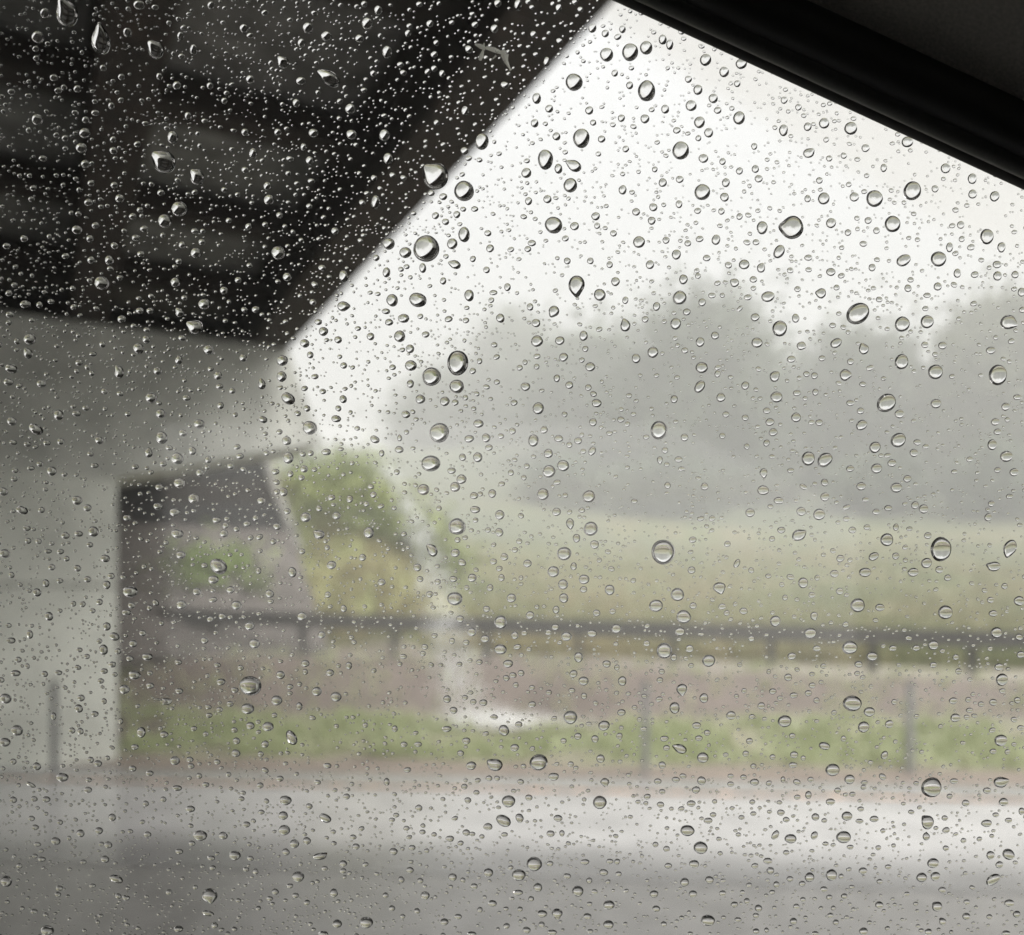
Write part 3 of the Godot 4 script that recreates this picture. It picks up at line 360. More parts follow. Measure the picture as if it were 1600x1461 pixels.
const SMALL_DROPS_B := [
	-14.09, -18.47, 0.86, 0.86, 0, -1, -66.36, 30.22, 0.89, 0.80, 0, -1, -60.52, 5.29, 0.90, 0.80, 0, -1, 42.65, 58.78, 0.88, 0.79, 0, -1, 84.14, 28.97, 0.89, 0.80, 0, -1,
	-81.89, -6.34, 0.90, 0.81, 0, -1, -45.17, -50.04, 0.92, 0.82, 0, -1, -89.80, -54.22, 0.92, 0.83, 0, -1, 20.50, -10.75, 0.91, 0.81, 0, -1, 13.32, -12.92, 0.91, 0.81, 0, -1,
	-26.13, -52.48, 0.92, 0.82, 0, -1, -15.03, -68.52, 0.93, 0.83, 0, -1, 38.40, -7.44, 0.90, 0.81, 0, -1, 110.05, -8.74, 0.90, 0.81, 0, -1, 91.20, -49.09, 0.82, 0.92, 0, 90,
	40.04, -62.13, 0.93, 0.83, 0, -1, 77.51, -56.87, 0.92, 0.83, 0, -1, 81.38, -64.64, 0.93, 0.83, 0, -1, -87.83, 85.80, 0.91, 0.73, 0, -1, -81.85, 62.18, 0.92, 0.74, 0, -1,
	7.09, 113.67, 0.72, 0.90, 0, -1, -75.58, 23.15, 0.94, 0.75, 0, -1, -95.55, 16.93, 0.94, 0.75, 0, -1, -23.94, 35.12, 0.93, 0.75, 0, -1, 9.90, 37.43, 0.93, 0.75, 0, -1,
	58.77, 53.93, 0.93, 0.74, 0, -1, -63.10, -14.70, 0.95, 0.76, 0, -1, 10.12, -44.98, 0.97, 0.77, 0, -1, 20.23, -57.22, 0.97, 0.78, 0, -1, -4.37, -64.29, 0.97, 0.78, 0, -1,
	40.21, -24.29, 0.96, 0.77, 0, -1, 39.31, -41.67, 1.01, 0.72, 0, -1, 56.42, -54.62, 1.02, 0.73, 0, -1, -14.22, -25.06, 1.05, 0.67, 0, -1, 1.33, -61.83, 1.07, 0.68, 0, -1,
	-60.24, 68.02, 0.83, 0.78, 0, -1, 25.78, 83.90, 0.82, 0.78, 0, -1, 51.07, 90.55, 0.82, 0.77, 0, -1, 39.81, 65.59, 0.78, 0.83, 0, -1, -56.58, 54.20, 0.83, 0.79, 0, -1,
	-35.66, 45.64, 0.79, 0.84, 0, -1, -44.21, 31.05, 0.84, 0.80, 0, -1, -29.70, 58.59, 0.83, 0.79, 0, -1, -21.43, 48.83, 0.79, 0.84, 0, -1, -28.02, 6.95, 0.85, 0.80, 0, -1,
	-1.64, 12.37, 0.85, 0.80, 0, -1, 6.77, 39.27, 0.84, 0.79, 0, -1, 12.08, 48.56, 0.84, 0.79, 0, -1, 34.26, 45.64, 0.79, 0.84, 0, -1, 36.58, 37.66, 0.84, 0.79, 0, -1,
	41.01, 27.34, 0.80, 0.84, 0, -1, 101.69, 20.82, 0.80, 0.85, 0, -1, 70.38, 12.04, 0.85, 0.80, 0, -1, 38.54, 9.54, 0.85, 0.80, 0, -1, -41.11, -4.43, 0.86, 0.81, 0, -1,
	-90.86, -47.76, 0.87, 0.82, 0, -1, 0.63, -4.57, 0.81, 0.86, 0, -1, 59.87, -13.69, 0.86, 0.81, 0, -1, 40.32, -38.62, 0.87, 0.82, 0, -1, 66.67, -44.68, 0.87, 0.82, 0, -1,
	95.57, -68.42, 0.83, 0.88, 0, 130, 100.79, -67.26, 0.88, 0.83, 0, -1, -82.28, 96.12, 0.86, 0.73, 0, -1, -69.70, 38.58, 0.89, 0.75, 0, -1, -90.61, 22.82, 0.89, 0.75, 0, -1,
	-8.10, 25.39, 0.89, 0.75, 0, -1, 49.88, 0.73, 0.90, 0.76, 0, -1, -44.74, -10.66, 0.91, 0.76, 0, -1, -39.44, -12.68, 0.91, 0.76, 0, -1, -90.52, -32.73, 0.91, 0.77, 0, -1,
	-9.97, -27.69, 0.91, 0.77, 0, -1, 95.86, -18.85, 0.91, 0.76, 0, -1, 61.61, -30.77, 0.91, 0.77, 0, -1, -75.07, 27.20, 0.94, 0.70, 0, -1, -63.08, 20.21, 0.94, 0.70, 0, -1,
	-83.07, 0.40, 0.95, 0.71, 0, -1, 103.70, 0.21, 0.95, 0.71, 0, -1, -104.14, -4.33, 0.71, 0.95, 0, -1, 23.80, -21.42, 0.96, 0.72, 0, -1, 79.59, -45.13, 0.97, 0.73, 0, -1,
	66.55, -48.85, 0.73, 0.97, -25, -1, -108.24, -5.67, 1.00, 0.67, 0, -1, 16.03, -54.87, 1.02, 0.68, 0, -1, -61.31, 124.62, 0.76, 0.76, 0, -1, -66.67, 103.00, 0.77, 0.77, 0, -1,
	50.34, 92.48, 0.77, 0.77, 0, -1, 93.31, 81.29, 0.78, 0.78, 0, -1, -10.50, 33.50, 0.79, 0.79, 0, -1, 66.56, 28.18, 0.80, 0.80, 0, -1, -53.87, -28.42, 0.82, 0.82, 0, -1,
	18.10, -27.25, 0.82, 0.82, 0, -1, 32.82, -33.07, 0.82, 0.82, 0, -1, 57.06, -56.82, 0.83, 0.83, 0, -1, 107.57, -55.47, 0.83, 0.83, 0, -1, 54.63, -65.39, 0.83, 0.83, 0, -1,
	-67.68, 118.69, 0.72, 0.81, 0, -1, -89.23, 108.37, 0.81, 0.72, 0, -1, -36.85, 80.05, 0.82, 0.73, 0, -1, -87.74, 74.18, 0.83, 0.73, 0, -1, -2.90, 125.00, 0.81, 0.72, 0, -1,
	-9.80, 96.12, 0.82, 0.73, 0, -1, 3.44, 86.06, 0.73, 0.82, 0, -1, -14.27, 86.95, 0.82, 0.73, 0, -1, 34.72, 90.42, 0.82, 0.73, 0, -1, -36.52, 57.92, 0.83, 0.74, 0, -1,
	-50.19, 18.85, 0.85, 0.75, 0, -1, -100.19, 6.71, 0.76, 0.85, 0, -1, 14.01, 36.96, 0.84, 0.75, 0, -1, 9.49, 1.02, 0.76, 0.85, 0, -1, 91.70, 9.64, 0.85, 0.76, 0, -1,
	-93.63, -18.23, 0.86, 0.76, 0, -1, -49.87, -52.58, 0.87, 0.78, 0, -1, -88.95, -50.98, 0.87, 0.78, 0, -1, -12.71, -20.94, 0.86, 0.77, 0, -1, 8.49, -48.45, 0.87, 0.77, 0, -1,
	16.70, -67.26, 0.88, 0.78, 0, -1, 3.24, -70.39, 0.88, 0.78, 0, -1, 54.20, -19.97, 0.86, 0.77, 0, -1, 104.57, -19.19, 0.86, 0.76, 0, -1, 48.24, 10.96, 0.61, 1.04, -25, -1,
	-73.38, -38.22, 1.06, 0.63, 0, -1, 8.91, -70.95, 1.08, 0.64, 0, -1, -93.97, 110.53, 0.86, 0.68, 0, -1, -10.70, 11.19, 0.90, 0.71, -30, -1, 71.90, 31.10, 0.89, 0.70, 0, -1,
	57.59, 18.10, 0.89, 0.71, 0, -1, -46.26, -20.06, 0.72, 0.91, 0, -1, -75.83, -26.28, 0.91, 0.72, 0, -1, -6.25, -19.24, 0.91, 0.72, 0, -1, -13.69, -49.59, 0.92, 0.73, 0, -1,
	75.04, -10.85, 0.91, 0.71, 0, -1, -105.24, 63.08, 0.92, 0.65, 0, -1, -41.17, 69.14, 0.92, 0.64, -30, -1, -92.10, 42.66, 0.93, 0.65, 0, -1, -92.71, 17.31, 0.94, 0.66, 0, -1,
	33.21, -27.21, 0.96, 0.67, 0, -1, 61.43, -33.07, 0.96, 0.67, 0, -1, 43.10, -45.53, 0.97, 0.68, 0, -1, 109.76, -71.15, 0.98, 0.68, 0, -1, -68.69, 77.25, 0.78, 0.73, 0, -1,
	19.07, 119.16, 0.72, 0.76, 0, -1, 24.17, 109.02, 0.72, 0.77, 0, -1, 22.52, 102.56, 0.72, 0.77, 0, -1, 18.48, 98.43, 0.77, 0.73, 0, -1, 42.33, 104.13, 0.77, 0.72, 0, -1,
	75.17, 72.67, 0.73, 0.78, 0, -1, 105.08, 71.24, 0.78, 0.74, 0, -1, 82.81, 68.46, 0.74, 0.78, 0, -1, 36.62, 63.62, 0.78, 0.74, 0, -1, -32.06, 12.23, 0.80, 0.75, 0, -1,
	18.22, 0.30, 0.81, 0.76, 0, -1, 82.25, 12.56, 0.80, 0.75, 0, -1, 70.46, 5.00, 0.80, 0.76, 0, -1, -60.09, -27.69, 0.82, 0.77, 0, -1, 14.35, -26.67, 0.82, 0.77, 0, -1,
	99.55, -41.57, 0.82, 0.77, 0, -1, 111.94, -66.75, 0.83, 0.78, 0, -1, 62.46, -68.37, 0.83, 0.78, 0, -1, -101.53, 78.50, 0.82, 0.69, 0, -1, -87.80, 78.50, 0.82, 0.69, 0, -1,
	-82.81, 77.08, 0.82, 0.69, 0, -1, -0.95, 68.69, 0.69, 0.83, 0, -1, 76.90, 92.70, 0.68, 0.82, 0, -1, 34.66, 85.45, 0.68, 0.82, 0, -1, 96.67, 71.24, 0.83, 0.69, 0, -1,
	-57.80, 33.73, 0.84, 0.70, 0, -1, -82.19, 20.68, 0.85, 0.70, 0, -1, -34.58, 24.69, 0.70, 0.84, 0, -1, -93.25, 9.92, 0.85, 0.71, 0, -1, -81.92, 1.97, 0.85, 0.71, 0, -1,
	13.23, 10.35, 0.71, 0.85, 0, -1, 72.78, 18.10, 0.85, 0.71, 0, -1, 88.96, 16.93, 0.85, 0.71, 0, -1, -35.36, -11.14, 0.71, 0.86, 0, -1, -92.92, -38.62, 0.87, 0.72, 0, -1,
	-37.25, -55.22, 0.87, 0.73, 0, -1, 9.32, -2.76, 0.85, 0.71, 0, -1, -22.58, -56.72, 0.87, 0.73, 0, -1, 31.96, -65.50, 0.88, 0.73, 0, -1, 104.11, -38.76, 0.87, 0.72, 0, -1,
	64.99, -39.75, 0.72, 0.87, 0, -1, -78.31, 78.72, 0.87, 0.64, 0, -1, 4.14, 77.61, 0.87, 0.64, 0, -1, -68.73, 45.91, 0.88, 0.65, 0, -1, -12.60, 7.61, 0.90, 0.66, 0, -1,
	-102.17, -40.73, 0.92, 0.68, 0, -1, 81.10, -35.67, 0.91, 0.67, -30, -1, 96.79, -36.65, 0.96, 0.63, 0, -1, -55.07, 99.82, 0.73, 0.73, 0, -1, -48.27, 99.82, 0.73, 0.73, 0, -1,
	-16.74, 121.04, 0.72, 0.72, 0, -1, -15.89, 83.15, 0.73, 0.73, 0, -1, -11.46, 83.37, 0.73, 0.73, 0, -1, 32.07, 78.19, 0.73, 0.73, 0, -1, 36.21, 110.22, 0.72, 0.72, 0, -1,
	55.95, 106.12, 0.72, 0.72, 0, -1, 47.07, 92.09, 0.73, 0.73, 0, -1, 87.67, 88.53, 0.73, 0.73, 0, -1, 74.03, 82.18, 0.73, 0.73, 0, -1, -61.62, 44.31, 0.74, 0.74, 0, -1,
	-64.55, 33.00, 0.75, 0.75, 0, -1, 0.06, 38.99, 0.75, 0.75, 0, -1, -20.46, -42.66, 0.77, 0.77, 0, -1, -87.76, 102.22, 0.77, 0.68, 0, -1, -82.36, 89.23, 0.77, 0.68, 0, -1,
	-39.68, 72.62, 0.78, 0.69, 0, -1, 9.52, 124.11, 0.67, 0.76, 0, -1, 22.57, 119.97, 0.67, 0.76, 0, -1, 3.79, 64.65, 0.69, 0.78, 0, -1, 33.98, 100.17, 0.77, 0.68, 0, -1,
	40.61, 74.59, 0.78, 0.69, 0, -1, 50.43, 70.26, 0.78, 0.69, 0, -1, -91.11, 53.20, 0.79, 0.69, 0, -1, -98.76, 10.16, 0.80, 0.71, 0, -1, -91.22, 7.56, 0.80, 0.71, 0, -1,
	-62.47, -0.41, 0.81, 0.71, 0, -1, -5.48, 1.16, 0.81, 0.71, 0, -1, -4.72, 5.76, 0.71, 0.80, 0, -1, 15.39, 5.38, 0.80, 0.71, 0, -1, 9.47, 49.97, 0.70, 0.79, 0, -1,
]
const SMALL_DROPS_C := [
	73.70, 43.21, 0.79, 0.70, 0, -1, 65.03, 40.78, 0.79, 0.70, 0, -1, 38.67, 16.04, 0.80, 0.71, 0, -1, 39.00, 1.87, 0.81, 0.71, 0, -1, -66.41, -5.63, 0.81, 0.71, 0, -1,
	-109.41, -40.83, 0.82, 0.72, 0, -1, -10.06, -48.20, 0.82, 0.73, 0, -1, -34.40, -51.38, 0.82, 0.73, 0, -1, 109.54, -4.91, 0.81, 0.71, 0, -1, 59.06, -43.70, 0.82, 0.72, 0, -1,
	111.95, -43.40, 0.72, 0.82, 0, -1, 95.18, -61.22, 0.83, 0.73, 0, -1, 92.49, -70.79, 0.83, 0.73, 0, -1, -85.76, 103.60, 0.81, 0.63, 0, -1, -96.93, 94.59, 0.82, 0.64, 0, -1,
	-86.54, 81.20, 0.82, 0.64, 0, -1, -76.51, 80.49, 0.82, 0.64, 0, -1, -105.27, 77.03, 0.82, 0.64, 0, -1, -78.00, 63.89, 0.83, 0.65, 0, -1, 61.80, 74.67, 0.83, 0.64, 0, -1,
	-50.31, 30.45, 0.84, 0.65, 0, -1, -38.47, 25.01, 0.84, 0.66, 0, -1, -18.14, 59.00, 0.83, 0.65, 0, -1, -4.89, 35.54, 0.84, 0.65, 0, -1, 31.42, 32.95, 0.65, 0.84, 0, 275,
	60.16, 46.92, 0.84, 0.65, 0, -1, 71.51, 44.86, 0.84, 0.65, 0, -1, 53.88, 43.26, 0.84, 0.65, 0, -1, 85.95, 36.64, 0.84, 0.65, 0, -1, 102.88, 38.85, 0.84, 0.65, 0, -1,
	35.39, 33.04, 0.84, 0.65, 0, -1, 80.29, 22.78, 0.84, 0.66, 0, -1, -82.72, -9.60, 0.86, 0.67, 0, -1, -86.57, -10.90, 0.86, 0.67, 0, -1, -78.49, -15.52, 0.86, 0.67, 0, -1,
	-72.23, -16.73, 0.86, 0.67, 0, -1, -90.81, -21.76, 0.86, 0.67, 0, -1, -58.40, -46.37, 0.87, 0.68, 0, -1, 4.36, -19.63, 0.86, 0.67, 0, -1, 65.89, -7.40, 0.86, 0.67, 0, -1,
	61.17, -17.65, 0.86, 0.67, 0, -1, 62.40, -36.89, 0.87, 0.67, -30, -1, -26.40, 63.75, 0.88, 0.60, 0, -1, 106.74, 46.05, 0.88, 0.60, 0, -1, -61.98, 108.93, 0.68, 0.72, 0, -1,
	-82.36, 104.99, 0.68, 0.72, 0, -1, -43.02, 96.86, 0.68, 0.73, 0, -1, 11.53, 74.01, 0.73, 0.69, 0, -1, -14.38, 69.94, 0.69, 0.74, 0, -1, 61.33, 86.55, 0.68, 0.73, 0, -1,
	-42.45, 54.79, 0.69, 0.74, 0, -1, -43.36, 43.72, 0.74, 0.70, 0, -1, -35.45, 52.61, 0.74, 0.69, 0, -1, -48.00, 22.08, 0.75, 0.70, 0, -1, -86.09, 8.27, 0.76, 0.71, 0, -1,
	-88.81, 2.68, 0.76, 0.71, 0, -1, -17.73, 4.34, 0.76, 0.71, 0, -1, -2.26, 7.89, 0.71, 0.76, 0, -1, 71.28, 53.43, 0.74, 0.69, 0, -1, 63.77, 50.52, 0.74, 0.70, 0, -1,
	54.00, 36.50, 0.70, 0.75, 0, -1, 93.57, 7.89, 0.76, 0.71, 0, -1, -105.40, -37.48, 1.16, 0.48, -30, -1, -52.40, -61.62, 0.78, 0.73, 0, -1, -66.05, -69.28, 0.78, 0.73, 0, -1,
	-24.50, -58.87, 0.73, 0.78, 0, -1, -8.93, -71.30, 0.98, 0.59, 0, -1, 35.00, -9.36, 0.71, 0.76, 0, -1, -93.18, 107.98, 0.77, 0.63, 0, -1, -102.81, 107.76, 0.77, 0.63, 0, -1,
	-77.37, 75.39, 0.78, 0.64, 0, -1, -13.80, 81.91, 0.78, 0.64, 0, -1, 23.73, 66.00, 0.64, 0.78, 0, -1, -40.62, 61.57, 0.78, 0.65, 0, -1, -36.26, 1.25, 0.66, 0.81, 0, -1,
	-4.00, 11.38, 0.80, 0.66, 0, -1, 86.80, 56.88, 0.79, 0.65, 0, -1, -60.18, -16.49, 0.81, 0.67, 0, -1, -82.31, -29.06, 0.82, 0.67, 0, -1, -82.96, -33.85, 0.82, 0.67, 0, -1,
	-50.82, -36.11, 0.82, 0.67, 0, -1, -80.24, -48.65, 0.82, 0.68, 0, -1, 1.45, -24.04, 0.81, 0.67, 0, -1, 31.90, -36.70, 0.82, 0.67, 0, -1, -27.45, -36.80, 0.67, 0.82, 0, -1,
	3.68, -40.34, 0.82, 0.68, 0, -1, 12.17, -58.07, 0.83, 0.68, 0, -1, -8.41, -60.37, 0.83, 0.68, 0, -1, 32.60, -41.92, 0.82, 0.68, 0, -1, 87.39, -7.30, 0.81, 0.67, 0, -1,
	56.61, -16.78, 0.81, 0.67, 0, -1, 40.74, -27.11, 0.82, 0.67, 0, -1, 68.99, -61.07, 0.83, 0.68, 0, -1, 73.18, 77.48, 0.82, 0.60, 0, -1, -98.65, 36.50, 0.84, 0.61, 0, -1,
	-88.39, -12.34, 0.86, 0.62, 0, -1, -79.29, -34.93, 0.87, 0.63, 0, -1, -40.37, -33.21, 0.87, 0.63, 0, -1, -73.34, -52.48, 0.87, 0.63, 0, -1, -11.99, -67.31, 0.88, 0.63, 0, -1,
	35.85, -36.30, 0.87, 0.63, 0, -1, 62.04, 27.29, 0.89, 0.56, -25, -1, 71.36, 22.92, 0.89, 0.56, 20, -1, -72.30, 110.78, 0.68, 0.68, 0, -1, -54.77, 80.94, 0.69, 0.69, 0, -1,
	21.08, 111.43, 0.68, 0.68, 0, -1, 23.49, 96.46, 0.68, 0.68, 0, -1, 16.35, 74.01, 0.69, 0.69, 0, -1, -5.31, 72.18, 0.69, 0.69, 0, -1, 46.25, 109.36, 0.68, 0.68, 0, -1,
	58.93, 104.73, 0.68, 0.68, 0, -1, 43.53, 93.97, 0.68, 0.68, 0, -1, 63.65, 90.20, 0.68, 0.68, 0, -1, 69.90, 79.74, 0.69, 0.69, 0, -1, 75.83, 80.14, 0.69, 0.69, 0, -1,
	43.50, 84.03, 0.69, 0.69, 0, -1, 27.92, 62.11, 0.69, 0.69, 0, -1, 32.46, 34.98, 0.70, 0.70, 0, -1, 33.13, 27.57, 0.70, 0.70, 0, -1, 16.12, 48.06, 0.70, 0.70, 0, -1,
	-95.89, -25.40, 0.72, 0.72, 0, -1, -94.07, -25.55, 0.72, 0.72, 0, -1, 23.42, -26.62, 0.72, 0.72, 0, -1, -9.69, -40.93, 0.72, 0.72, 0, -1, 109.81, -18.71, 0.72, 0.72, 0, -1,
	-80.11, 110.66, 0.72, 0.63, 0, -1, -92.13, 98.60, 0.73, 0.64, 0, -1, -55.21, 92.31, 0.73, 0.64, 0, -1, -87.17, 89.67, 0.73, 0.64, 0, -1, -48.31, 83.24, 0.73, 0.64, 0, -1,
	-57.19, 70.12, 0.74, 0.64, 0, -1, -21.25, 119.16, 0.63, 0.72, 0, -1, -14.33, 111.30, 0.63, 0.72, 0, -1, -28.34, 74.63, 0.73, 0.64, 0, -1, -5.02, 79.61, 0.73, 0.64, 0, -1,
	20.39, 73.25, 0.64, 0.73, 0, -1, 38.56, 84.12, 0.73, 0.64, 0, -1, -86.01, 47.28, 0.74, 0.65, 0, -1, -59.82, 31.65, 0.75, 0.65, 0, -1, -100.44, 22.36, 0.75, 0.66, 0, -1,
	-12.03, 44.95, 0.74, 0.65, 0, -1, -29.57, 25.62, 0.75, 0.66, 0, -1, 0.43, 44.91, 0.74, 0.65, 0, -1, 43.32, 50.88, 0.65, 0.74, 0, -1, 64.05, 47.10, 0.65, 0.74, 0, -1,
	49.36, 41.79, 0.74, 0.65, 0, -1, 45.25, 42.48, 0.74, 0.65, 0, -1, 102.26, 23.71, 0.75, 0.66, 0, -1, 64.52, 4.20, 0.76, 0.66, 0, -1, 103.00, 3.11, 0.76, 0.66, 0, -1,
	-79.76, -4.05, 0.76, 0.66, 0, -1, -70.39, -31.84, 0.77, 0.67, 0, -1, -55.19, -37.63, 0.77, 0.67, 0, -1, -44.53, -42.31, 0.77, 0.68, 0, -1, -36.29, -40.09, 0.77, 0.68, 0, -1,
	1.97, -12.77, 0.76, 0.67, 0, -1, -11.23, -30.43, 0.77, 0.67, 0, -1, 91.25, -10.99, 0.76, 0.67, 0, -1, 51.79, -27.74, 0.77, 0.67, 0, -1, -66.00, 80.05, 0.78, 0.59, 0, -1,
	-75.84, 63.89, 0.78, 0.60, 0, -1, 41.85, 66.99, 0.78, 0.60, 0, -1, -69.28, 58.28, 0.79, 0.60, 0, -1, -61.70, 48.29, 0.79, 0.60, 0, -1, -82.69, 46.83, 0.79, 0.60, 0, -1,
	-74.11, 32.12, 0.79, 0.61, 0, -1, -103.72, 18.48, 0.80, 0.61, 0, -1, 82.08, 18.71, 0.61, 0.80, 0, -1, -99.78, -22.25, 0.62, 0.81, 0, -1, -105.96, -66.15, 0.83, 0.63, 0, -1,
	0.20, -13.21, 0.81, 0.62, 0, -1, -20.48, -28.47, 0.82, 0.62, 0, -1, -22.89, -34.15, 0.82, 0.63, 0, -1, 34.49, -55.72, 0.83, 0.63, 0, -1, -3.90, 67.57, 0.83, 0.55, 0, -1,
	-105.79, 36.60, 0.84, 0.56, 0, -1, -88.71, 31.75, 0.84, 0.56, 0, -1, -103.73, -54.22, 0.87, 0.58, 0, -1, -98.92, 65.10, 0.69, 0.64, 0, -1, 4.37, 119.03, 0.67, 0.63, 0, -1,
	3.31, 76.41, 0.69, 0.64, 0, -1, 50.01, 96.99, 0.64, 0.68, 0, -1, 47.27, 82.97, 0.64, 0.69, 0, -1, 36.62, 77.57, 0.69, 0.64, 0, -1, 50.81, 77.79, 0.69, 0.64, 0, -1,
	-103.97, 57.60, 0.69, 0.65, 0, -1, -59.08, 47.38, 0.70, 0.65, 0, -1, -100.34, 32.12, 0.70, 0.65, 0, -1, -47.13, 29.99, 0.66, 0.70, 0, -1, -103.60, 15.80, 0.71, 0.66, 0, -1,
	-51.11, 15.66, 0.71, 0.66, 0, -1, -39.62, 4.25, 0.71, 0.66, 0, -1, -65.09, -1.03, 0.71, 0.66, 0, -1, -8.28, 51.48, 0.70, 0.65, 0, -1, -19.74, 7.61, 0.71, 0.66, 0, -1,
	105.89, 6.09, 0.71, 0.66, 0, -1, 46.12, 15.15, 0.71, 0.66, 0, -1, -85.28, -8.02, 0.71, 0.67, 0, -1, -106.87, -9.84, 0.71, 0.67, 0, -1, -101.29, -12.97, 0.72, 0.67, 0, -1,
	-109.01, -32.28, 0.72, 0.67, 0, -1, -75.92, -61.72, 0.73, 0.68, 0, -1, 15.64, -17.79, 0.67, 0.72, 0, -1, -25.53, -25.01, 0.67, 0.72, 0, -1, 6.56, -69.13, 0.73, 0.68, 0, -1,
	34.05, -51.88, 0.73, 0.68, 0, -1, 96.03, -9.31, 0.71, 0.67, 0, -1, 42.54, -25.89, 0.72, 0.67, 0, -1, 51.04, -30.52, 0.72, 0.67, 0, -1, 71.37, -38.76, 0.72, 0.68, 0, -1,
	61.43, -58.72, 0.73, 0.68, 0, -1, 58.49, -59.97, 0.68, 0.73, 0, -1, -7.75, 84.48, 0.73, 0.59, 0, -1, -90.10, 43.81, 0.74, 0.60, 0, -1, -105.91, 28.97, 0.75, 0.61, 0, -1,
	65.24, 54.11, 0.74, 0.60, 0, -1, 103.25, 30.82, 0.75, 0.61, 0, -1, 75.91, 18.71, 0.75, 0.61, 0, -1, -48.18, -15.76, 0.76, 0.62, 0, -1, -70.19, -33.26, 0.77, 0.63, 0, -1,
]
